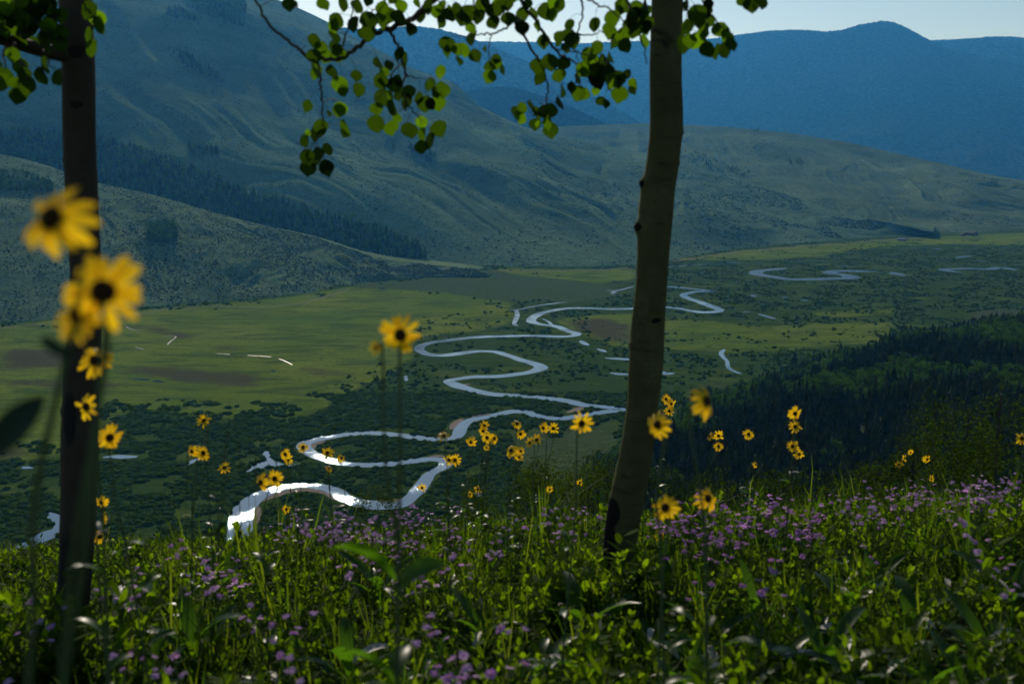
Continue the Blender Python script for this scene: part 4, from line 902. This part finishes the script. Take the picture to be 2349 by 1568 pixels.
def broad_plant(p, s, nleaf, label, grp, n_pale=1):
    r = link('broad_leaved_plant', None); r.location = p; r.rotation_euler.z = random.random()*6.28
    for k in range(nleaf+n_pale):
        o = link('leaf', random.choice(LEAFD if k >= nleaf else LEAFM), parent=r); o.rotation_euler = (0, 0, k*2.4+rr_(-.3, .3)); o.scale = (s*rr_(.7, 1.1),)*3; o.location = (0, 0, .02*k*s)
        if k >= nleaf: o['label'] = 'pale leaf with sun glint in its colour'
    tag(r, label, 'plant', grp)
BPOS = [(1490, 1420), (1620, 1450), (1700, 1500), (1790, 1440), (1900, 1480), (1980, 1520), (2050, 1450), (2130, 1500), (2230, 1520), (1580, 1520), (1860, 1400), (2100, 1380), (2270, 1420), (800, 1480), (870, 1330), (640, 1520), (260, 1380), (330, 1500), (180, 1460), (1230, 1480), (1100, 1420), (980, 1500), (1350, 1520), (700, 1220), (740, 1250), (1130, 1150), (1160, 1130), (1330, 1400), (2000, 1290), (1880, 1250), (90, 1440), (440, 1450), (560, 1400), (1950, 1350), (2180, 1300), (2320, 1320), (1740, 1360), (1420, 1330), (1010, 1330), (500, 1300)]
for k, (px, py) in enumerate(BPOS):
    g, t = ground_at(px, py, .24)
    if g is None: continue
    place = 'at the bottom right' if px > 1450 and py > 1330 else 'on the right meadow crest' if px > 1450 else 'at the bottom left' if px < 620 else 'in the middle of the meadow'
    broad_plant(g, rr_(.75, 1.05)*min(1, np.hypot(g[0], g[1])/2.2+.25), random.choice((7, 8, 9)), 'clump of long pointed green leaves '+place, 'broad leaved plants '+place, n_pale=random.choice((1, 2)))

# yellow flowers
def petal_geo(n, r0, r1, w, cup, seed):
    rd = random.Random(seed); mb = MB()
    for k in range(n):
        a = k*6.283/n+rd.uniform(-.13, .13); L = (r1-r0)*rd.uniform(.72, 1.1); ww = w*rd.uniform(.75, 1.2); dz = cup+rd.uniform(-.35, .3); d = np.array([math.cos(a), math.sin(a), 0]); s = np.array([-math.sin(a), math.cos(a), rd.uniform(-.3, .3)])
        V = []; N_ = 5
        for i in range(N_+1):
            t = i/N_; q = d*(r0+L*t)+np.array([0, 0, dz*L*t+.25*L*t*(1-t)-.12*L*t*t]); h = ww*(.35+.65*math.sin(min(1, t*1.15+.1)*math.pi*.62))*(.52 if i < N_ else .2); V += [q-s*h+[0, 0, h*.25], q, q+s*h+[0, 0, h*.25]]
        F = []
        for i in range(N_):
            b = 3*i; F += [(b, b+1, b+4, b+3), (b+1, b+2, b+5, b+4)]
        mb.add(V, np.array(F))
    return mb
PET = []; 
for k in range(5):
    me = petal_geo([12, 14, 11, 13, 9][k], .0065, .036, .0098, [-.05, -.3, .15, -.5, -.15][k], k).mesh('petals', True); me.materials.append(M_petal); PET.append(me)
def dome(r, h, n=12, m=4):
    V = [(0, 0, h)]; F = []
    for i in range(1, m+1):
        ph = i/m*math.pi/2
        for j in range(n): V.append((r*math.sin(ph)*math.cos(j*6.283/n), r*math.sin(ph)*math.sin(j*6.283/n), h*math.cos(ph)+rr_(-.0006, .0006)))
    T = [(0, 1+j, 1+(j+1) % n) for j in range(n)]; Q = [(1+(i-1)*n+j, 1+i*n+j, 1+i*n+(j+1) % n, 1+(i-1)*n+(j+1) % n) for i in range(1, m) for j in range(n)]
    return np.array(V), [np.array(T), np.array(Q)]
mbd = MB(); mbd.add(*dome(.0112, .0085, 16, 5)); DISC = mbd.mesh('disc', True); DISC.materials.append(M_disc)
mbd = petal_geo(11, .004, .014, .005, -.5, 99); V, F = dome(.009, .007, 10, 3); V[:, 2] *= -1; mbd.add(V, [f[:, ::-1] for f in F]); CAL = mbd.mesh('flower_head', True); CAL.materials.append(M_bract)
SLF = []
for k in range(4):
    V, F = big_leaf(.12, .038, 0, .7, 1.0); me = mesh_np('leaf', V, [F], smooth=True); me.materials.append(M_broad); SLF.append(me)
def yflower(heads, label, grp, base=None, sleaves=5, bl=0):
    """heads: (px, py, dia_px, yaw, tilt) ; one plant"""
    d0 = .075*FP/max(h[2] for h in heads); d0 = min(d0, 8.2); hp = []
    heads = [(h[0], h[1], h[2], h[3]+(rr_(-.5, .5) if h[2] < 60 else 0), h[4]+(rr_(-.25, .3) if h[2] < 60 else 0)) for h in heads]
    for h in heads: hp.append(P(h[0], h[1], d0+rr_(-.02, .02)))
    m = np.mean(hp, axis=0); bx = m[0]+(base[0] if base else rr_(-.10, .10)); by = m[1]+(base[1] if base else rr_(-.06, .10)); g = np.array([bx, by, float(znear(bx, by))])
    r = link('sunflower', None); r.location = g; tag(r, label, 'flower', grp)
    mb = MB(); top = hp[0]-g; fork = top*np.array([.75, .75, .72])
    for i, p in enumerate(hp):
        q = p-g; nd = Vector((math.sin(heads[i][3])*math.cos(heads[i][4]), -math.cos(heads[i][3])*math.cos(heads[i][4]), math.sin(heads[i][4]))); dia = heads[i][2]/FP*d0; k = dia/.072
        back = q-np.array(nd)*.010*k; mid = (fork*.6+q*.4)+[rr_(-.01, .01), 0, -.01]; pre = back-np.array(nd)*.03*k-np.array([0, 0, .025*k])
        pts = [(0, 0, -.03), tuple(fork*np.array([.45, .45, .5])), tuple(fork), tuple(mid), tuple(pre), tuple(back)] if i == 0 else [tuple(fork*.97), tuple(mid), tuple(pre), tuple(back)]
        c = smooth_line(pts, 6); mb.add(*tube(c, np.linspace((.0042 if i == 0 else .0028), .0022, len(c))*(.75+.45*min(1, 1.2/d0)), 6))
        hd = link('flower_head', CAL, parent=r); hd.location = q; hd.rotation_mode = 'QUATERNION'; hd.rotation_quaternion = nd.to_track_quat('Z', 'Y') @ __import__('mathutils').Quaternion((0, 0, 1), random.random()*6.28); hd.scale = (k,)*3
        link('petals', PET[1] if heads[i][2] == 176 else random.choice(PET), parent=hd); link('disc', DISC, parent=hd)
    link('stem', mb.mesh('stem', True), [M_stem], r)
    for k in range(random.choice((1, 2, 2))):
        f = rr_(.45, .95); o = link('leaf', random.choice(LEAFD), parent=r); o.location = tuple(fork*f*np.array([f, f, 1.1])); o.rotation_euler = (rr_(-.6, .6), 0, random.random()*6.28); o.scale = (rr_(.12, .26),)*3; o['label'] = 'small pale leaf in place of a seed head'
    for k in range(sleaves):
        f = rr_(.12, .8); o = link('leaf', random.choice(SLF), parent=r); o.location = tuple(fork*f*np.array([f, f, 1.15])); o.rotation_euler = (0, 0, random.random()*6.28); s = rr_(.6, 1.15)*(1.2-.6*f); o.scale = (s,)*3
    if max(h[2] for h in heads) > 90 and len(label) and 'centre' in label:
        for f, s_, a_ in ((.74, 1.25, -2.7), (.72, 1.15, -.2), (.56, 1.1, -2.9), (.52, 1.5, -1.2), (.38, 1.7, -.4), (.33, 1.5, 2.9)):
            o = link('leaf', random.choice(SLF), parent=r); o.location = tuple(fork*np.array([f*.95, f*.95, f*1.22])); o.rotation_euler = (R(25), -.35, a_); o.scale = (s_,)*3
    for k in range(bl):
        o = link('leaf', random.choice(LEAFM), parent=r); o.rotation_euler = (0, 0, random.random()*6.28); o.scale = (rr_(.6, .9),)*3
YF = [
 ([(118, 500, 176, -.35, .35)], 'large blurred drooping yellow flower, topmost at the left edge', (-.25, .05), 2),
 ([(236, 668, 172, .35, .1), (178, 722, 136, -.5, .35)], 'pair of large blurred yellow flowers overlapping the dark trunk', (-.30, .05), 2),
 ([(218, 826, 76, .3, .5)], 'yellow flower in front of the dark trunk, just below the large blurred pair', None, 4),
 ([(198, 932, 62, -.3, .15)], 'yellow flower at mid height of the dark trunk', None, 4),
 ([(252, 1003, 60, .5, .1)], 'yellow flower just right of the dark trunk', None, 5),
 ([(232, 1152, 32, .2, .1), (237, 1187, 30, -.6, -.2), (229, 1230, 34, .4, .2)], 'stalk of three small yellow flowers low beside the dark trunk', None, 4),
 ([(468, 964, 34, .2, .5)], 'single yellow flower left of the bright pond, topmost of its group', None, 5),
 ([(440, 1035, 32, -.4, .1), (466, 1038, 38, .4, .3)], 'pair of yellow flowers in front of the small bright pond', None, 6),
 ([(515, 1072, 32, .1, .5)], 'single yellow flower right of the small bright pond', None, 5),
 ([(598, 1106, 44, -.2, .1), (630, 1097, 42, .3, .15)], 'pair of yellow flowers touching above the glaring river bend', None, 5),
 ([(657, 1167, 22, .3, .1)], 'small yellow flower inside the lowest river loop', None, 3),
 ([(695, 1025, 28, 0, .4)], 'yellow flower at the left tip of the upper river loop', None, 5),
 ([(654, 1041, 28, .2, .1), (661, 1053, 26, -.3, -.1)], 'two small touching yellow flowers by the jagged pond', None, 5),
 ([(751, 1038, 32, 0, .9), (755, 1073, 20, .4, .8)], 'drooping yellow flower seen edge on inside the river loop', None, 4),
 ([(783, 1050, 22, .3, .8)], 'tiny drooping yellow flower on the river loop', None, 3),
 ([(918, 768, 96, .15, .1), (862, 797, 38, -.7, .2)], 'tall yellow flower with side bud standing over the river in the centre', (-.02, .02), 3),
 ([(968, 1118, 24, .2, .1)], 'small yellow flower against the river channel', None, 4),
 ([(1018, 1000, 34, 0, 1.0)], 'drooping yellow flower seen edge on, left of the central cluster', None, 4),
 ([(1030, 1054, 30, -.3, .1), (1044, 1054, 30, .4, .1)], 'double yellow flower over the gravelly river bend', None, 5),
 ([(1080, 1014, 28, -.3, .1)], 'yellow flower at the left of the central cluster', None, 4),
 ([(1111, 975, 24, 0, .5), (1108, 988, 24, -.2, .3)], 'topmost stalk of the central cluster with two yellow flowers', None, 4),
 ([(1117, 1003, 30, -.2, .2), (1134, 1005, 28, .4, .4), (1116, 1026, 18, 0, 0)], 'stalk of three yellow flowers in the middle of the central cluster', None, 5),
 ([(1186, 971, 26, 0, .8), (1194, 995, 26, .2, .2)], 'stalk of two yellow flowers right of the central cluster', None, 4),
 ([(1172, 1033, 36, -.3, .6), (1195, 1034, 24, .3, .1), (1190, 1048, 24, 0, -.2)], 'bunch of three yellow flowers below the stalk of two', None, 5),
 ([(1215, 1015, 28, -.6, .3), (1231, 1008, 30, 0, .9)], 'two yellow flowers side by side, one seen edge on', None, 4),
 ([(1246, 981, 28, -.2, .2), (1269, 982, 30, .2, .1)], 'level pair of yellow flowers left of the big open one', None, 4),
 ([(1334, 970, 56, -.05, .15)], 'big fully open yellow flower left of the pale trunk', None, 6),
 ([(1096, 1121, 22, .3, .4), (1078, 1133, 18, -.5, .2)], 'low pair of small yellow flowers under the central cluster', None, 3),
 ([(1261, 1122, 20, .3, .1)], 'small low yellow flower left of the pale trunk base', None, 3),
 ([(1330, 1106, 18, 0, .3)], 'tiny yellow flower among the bushes by the pale trunk', None, 3),
 ([(1508, 973, 68, -.8, .3)], 'blurred yellow flower touching the right side of the pale trunk', (.06, .03), 5),
 ([(1620, 920, 84, .9, .4)], 'largest blurred yellow flower right of the pale trunk', (.05, .03), 4),
 ([(1528, 915, 26, 0, .3), (1540, 926, 26, .4, .1), (1535, 942, 26, -.3, 0)], 'stack of three small yellow flowers beside the pale trunk', None, 6),
 ([(1627, 1000, 22, -.9, .1), (1648, 999, 28, .1, .1), (1648, 1023, 24, .2, .5)], 'group of three yellow flowers below the largest blurred one', None, 4),
 ([(1717, 995, 28, 0, .6)], 'single yellow flower before the dark conifers', None, 5),
 ([(1824, 948, 34, 0, .1), (1824, 978, 32, .1, .3), (1818, 1023, 30, -.4, .7), (1833, 1041, 28, .3, .2)], 'tall stalk of four yellow flowers before the dark forest', None, 6),
 ([(1734, 1065, 16, .4, .1)], 'small low yellow bloom under the single flower', None, 4),
 ([(2062, 1065, 20, -.2, .5), (2075, 1050, 18, .2, .3), (2089, 1037, 16, .3, .1)], 'slanting row of three small yellow flowers at the right', None, 3),
 ([(2127, 1053, 20, .2, .1)], 'small yellow flower right of the slanting row of three', None, 3),
 ([(2136, 1097, 18, .9, .1)], 'small yellow flower at the edge of the far right purple patch', None, 3),
 ([(2344, 1005, 30, -.4, .1)], 'yellow flower cut by the right edge', None, 3),
 ([(1624, 1142, 60, .3, .5)], 'blurred yellow flower over the dense violet patch', (.03, .05), 3),
 ([(1526, 1163, 66, -.4, .4)], 'blurred yellow flower at the left end of the dense violet patch', (.0, .05), 3),
 ([(1515, 1228, 30, .1, .1)], 'small yellow flower low on the right of the pale trunk', None, 3)]
for hds, lab, base, nl in YF: yflower(hds, lab, 'yellow sunflowers in the meadow', base, nl, 0)

# purple flowers
PH = []; PHL = []
for k in range(3):
    mb = petal_geo(20, .003, .0155, .0034, [.05, -.25, .3][k], 50+k); V, F = dome(.0042, .003, 8, 3); mb.add(V, F, 1)
    me = mb.mesh('flower_head', True); me.materials.append(M_purple); me.materials.append(M_yel); PH.append(me); me2 = me.copy(); me2.materials.clear(); me2.materials.append(M_lilac); me2.materials.append(M_yel); PHL.append(me2)
def aster_stem(n):
    mb = MB(); hs = []; h = rr_(.38, .48)
    for k in range(n):
        a = random.random()*6.28; rr = rr_(.01, .07); t = np.array([rr*math.cos(a), rr*math.sin(a), h*rr_(.85, 1.08)]); c = smooth_line([(0, 0, 0), tuple(t*[.2, .2, .6]), tuple(t)], 4); mb.add(*tube(c, .0011, 3, False)); hs.append(t)
        for q in range(5):
            f = rr_(.2, .9); p = t*[f*f, f*f, f]; b = random.random()*6.28; L = rr_(.02, .045); d = np.array([math.cos(b), math.sin(b), .5]); s = np.array([-math.sin(b), math.cos(b), 0])*.004
            mb.add([p, p+d*L*.5+s, p+d*L, p+d*L*.5-s], np.array([(0, 1, 2, 3)]), 1)
    me = mb.mesh('stem'); me.materials.append(M_stem); me.materials.append(M_forb); return me, hs
AST = [aster_stem(3+k % 3) for k in range(12)]
PURP = [((1500, 1880, 1112, 1235), 72), ((1560, 1720, 1190, 1250), 14), ((700, 1060, 1142, 1240), 80), ((600, 760, 1160, 1240), 10), ((2040, 2349, 1098, 1165), 52), ((1880, 2060, 1120, 1200), 16), ((1300, 1420, 1150, 1230), 8), ((380, 580, 1268, 1350), 11), ((200, 420, 1270, 1400), 4), ((850, 1160, 1230, 1340), 12), ((1050, 1300, 1170, 1240), 10), ((0, 500, 1400, 1568), 6), ((550, 1250, 1330, 1568), 14), ((1450, 2349, 1240, 1340), 12)]
labs = lambda px, py: ('violet daisy like flowers in the dense patch right of the pale trunk', 'purple flowers in the dense violet patch') if 1480 < px < 1900 and py < 1260 else \
    ('lilac daisy like flowers in the far right patch on the meadow crest', 'purple flowers in the far right patch') if px >= 1900 and py < 1240 else \
    ('lilac pink daisy like flowers below the river loops on the meadow crest', 'purple flowers on the central crest') if 590 < px < 1450 and py < 1260 else ('purple daisy like flowers scattered low among the meadow leaves', 'purple flowers scattered in the lower meadow')
na = 0; rest = []
for (x0, x1, y0, y1), cnt in PURP:
    for k in range(cnt):
        px = rr_(x0, x1); py = y0+(y1-y0)*random.random()**1.1
        if x0 == 1500 and fbm(np.array([px/60.]), np.array([py/30.]), 2)[0] < -.25: continue
        g, t = ground_at(px, py, .44)
        if g is None: continue
        st, hs = random.choice(AST)
        if na >= 300: rest.append((g, random.random()*6.28)); continue
        na += 1; r = link('purple_aster', st); r.location = g; r.rotation_euler.z = random.random()*6.28; r.scale = (rr_(.9, 1.15),)*3
        for hpt in hs:
            o = link('flower_head', random.choice(PH if (1480 < px < 1900 or random.random() < .3) else PHL), parent=r); o.location = hpt; o.rotation_euler = (rr_(-.5, .5), rr_(-.5, .5), random.random()*6); s_ = rr_(.75, 1.1); o.scale = (s_,)*3
        l_, g_ = labs(px, py); tag(r, l_, 'flower', g_)
if rest:
    mb = MB(); st = MB()
    protos = []
    for stm, hs in AST[:4]:
        pm = MB()
        for hpt in hs:
            q = petal_geo(16, .003, .0155, .004, .05, 5); V, F, mi = q.arr(); V = V+np.array(hpt); pm.add(V, F, 0); pm.add(*tube([(0, 0, 0), tuple(hpt)], .0011, 3, False), 1)
        protos.append(pm.arr())
    pos = np.array([a for a, b in rest]); Va, Fa, Ma = scatter(protos, pos, np.array([b for a, b in rest]), np.ones(len(pos)))
    tag(link('purple_flowers', mesh_np('purple_flowers', Va, Fa, Ma), [M_purple, M_stem]), 'further small purple flowers mixed in the meadow', 'flowers', kind='stuff')

# tall grass stalks above the crest
M_shleaf = m_plain('shaded_leaf', (.018, .045, .022), .6, .2, .4, 30); V, F = big_leaf(.088, .036, 0, .1, .5); SHLEAF = mesh_np('leaf', V, [F], smooth=True); SHLEAF.materials.append(M_shleaf)  # shade on the near leaf is put into this dark opaque colour
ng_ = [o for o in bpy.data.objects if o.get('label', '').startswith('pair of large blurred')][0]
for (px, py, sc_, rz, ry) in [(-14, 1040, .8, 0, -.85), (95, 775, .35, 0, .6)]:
    q_ = P(px, py, .95); o = link('leaf', SHLEAF, parent=ng_); o.location = Vector(q_)-ng_.location; o.rotation_euler = (R(80), ry, rz); o.scale = (sc_,)*3
GS = []
for k in range(5):
    mb = MB(); h = 1.0; lean = rr_(-.12, .12); c = smooth_line([(0, 0, 0), (lean*.3, 0, .5), (lean, rr_(-.05, .05), 1.0)], 6); mb.add(*tube(c, np.linspace(.0022, .0008, len(c)), 4))
    for q in range(26):
        t = c[-1]+(c[-4]-c[-1])*random.random(); mb.add([t, t+rng.normal(0, .006, 3)+[0, 0, .01], t+rng.normal(0, .006, 3)+[0, 0, .016]], np.array([(0, 1, 2)]))
    me = mb.mesh('grass_stalk'); me.materials.append(M_stem); GS.append(me)
for k, (px, py) in enumerate([(475, 960), (497, 945), (540, 990), (560, 1000), (1745, 985), (1760, 1000), (1770, 1030), (1850, 1010), (2140, 1010), (2100, 1020), (1930, 1040), (1685, 1040), (2010, 1040), (800, 1080), (900, 1090), (1010, 1090), (1150, 1060), (630, 1060), (575, 1030), (410, 1050), (350, 1120), (300, 1110), (2250, 1060), (1900, 1060), (1980, 1060), (2200, 1070), (2300, 1080)]):
    d = rr_(5, 8); t = P(px, py, d); gz = float(znear(t[0], t[1])); o = link('grass_stalk', GS[k % 5]); o.location = (t[0], t[1], gz); hh = t[2]-gz; o.scale = (hh, hh, hh)
    lab = 'thin seeding grass stalk rising '+('left of the river bend' if px < 700 else 'below the river loops' if px < 1200 else 'in front of the dark forest'); tag(o, lab, 'grass', 'grass stalks '+lab[33:])

# ------------------------------------------------------------------ haze, light, camera
HT = max((max(q_[2] for q_ in o_.bound_box) for o_ in bpy.data.objects if o_.type == 'MESH' and o_.parent is None and o_.get('kind') == 'structure'), default=1500)+40
v = [(-17000, -3500, -12), (17000, -3500, -12), (17000, 19500, -12), (-17000, 19500, -12)]; v += [(a, b, HT) for a, b, c in v]
hz = bpy.data.meshes.new('haze'); hz.from_pydata(v, [], [(0, 3, 2, 1), (4, 5, 6, 7), (0, 1, 5, 4), (1, 2, 6, 5), (2, 3, 7, 6), (3, 0, 4, 7)]); hz.update()
hm = bpy.data.materials.new('haze'); hm.use_nodes = True; hm.node_tree.nodes.clear(); ou = hm.node_tree.nodes.new('ShaderNodeOutputMaterial'); pv = hm.node_tree.nodes.new('ShaderNodeVolumePrincipled')
pv.inputs['Color'].default_value = (.07, .41, 1.0, 1); pv.inputs['Density'].default_value = 4.6e-5; pv.inputs['Anisotropy'].default_value = .4; pv.inputs['Absorption Color'].default_value = (1, 1, 1, 1)
hm.node_tree.links.new(pv.outputs[0], ou.inputs['Volume']); tag(link('haze', hz, [hm]), 'thin blue haze filling the valley air', 'haze', kind='stuff')
SAZ, SEL = R(-13), R(27)
w = bpy.data.worlds.new('World'); sc.world = w; w.use_nodes = True; nt = w.node_tree; bg = nt.nodes['Background']; sky = nt.nodes.new('ShaderNodeTexSky'); sky.sky_type = 'NISHITA'; sky.sun_disc = False
sky.sun_elevation = SEL; sky.sun_rotation = SAZ; sky.air_density = 1.0; sky.dust_density = 0.3; sky.altitude = 0; sky.ozone_density = 2.5; nt.links.new(sky.outputs[0], bg.inputs[0]); bg.inputs[1].default_value = .105
sd = Vector((math.sin(SAZ)*math.cos(SEL), math.cos(SAZ)*math.cos(SEL), math.sin(SEL)))
L = bpy.data.lights.new('sun', 'SUN'); L.energy = 4.5; L.angle = R(.5); L.color = (1, .93, .82); so = bpy.data.objects.new('sun', L); COL.objects.link(so); so.rotation_euler = sd.to_track_quat('Z', 'Y').to_euler()
cam = bpy.data.cameras.new('camera'); cam.lens = 35; cam.sensor_width = 36; cam.clip_start = .05; cam.clip_end = 60000
cam.dof.use_dof = True; cam.dof.focus_distance = 18.0; cam.dof.aperture_fstop = 3.0
co = bpy.data.objects.new('camera', cam); COL.objects.link(co); co.location = (0, 0, CAMZ); co.rotation_euler = (R(90)-PITCH, 0, 0); sc.camera = co
sc.view_settings.view_transform = 'Standard'; sc.view_settings.look = 'None'; sc.view_settings.gamma = 1; sc.view_settings.exposure = -0.35
sc.render.engine = 'CYCLES'; cy = sc.cycles; cy.max_bounces = 6; cy.diffuse_bounces = 2; cy.glossy_bounces = 2; cy.transmission_bounces = 3; cy.volume_bounces = 1; cy.transparent_max_bounces = 4
cy.use_denoising = True; cy.sample_clamp_indirect = 3
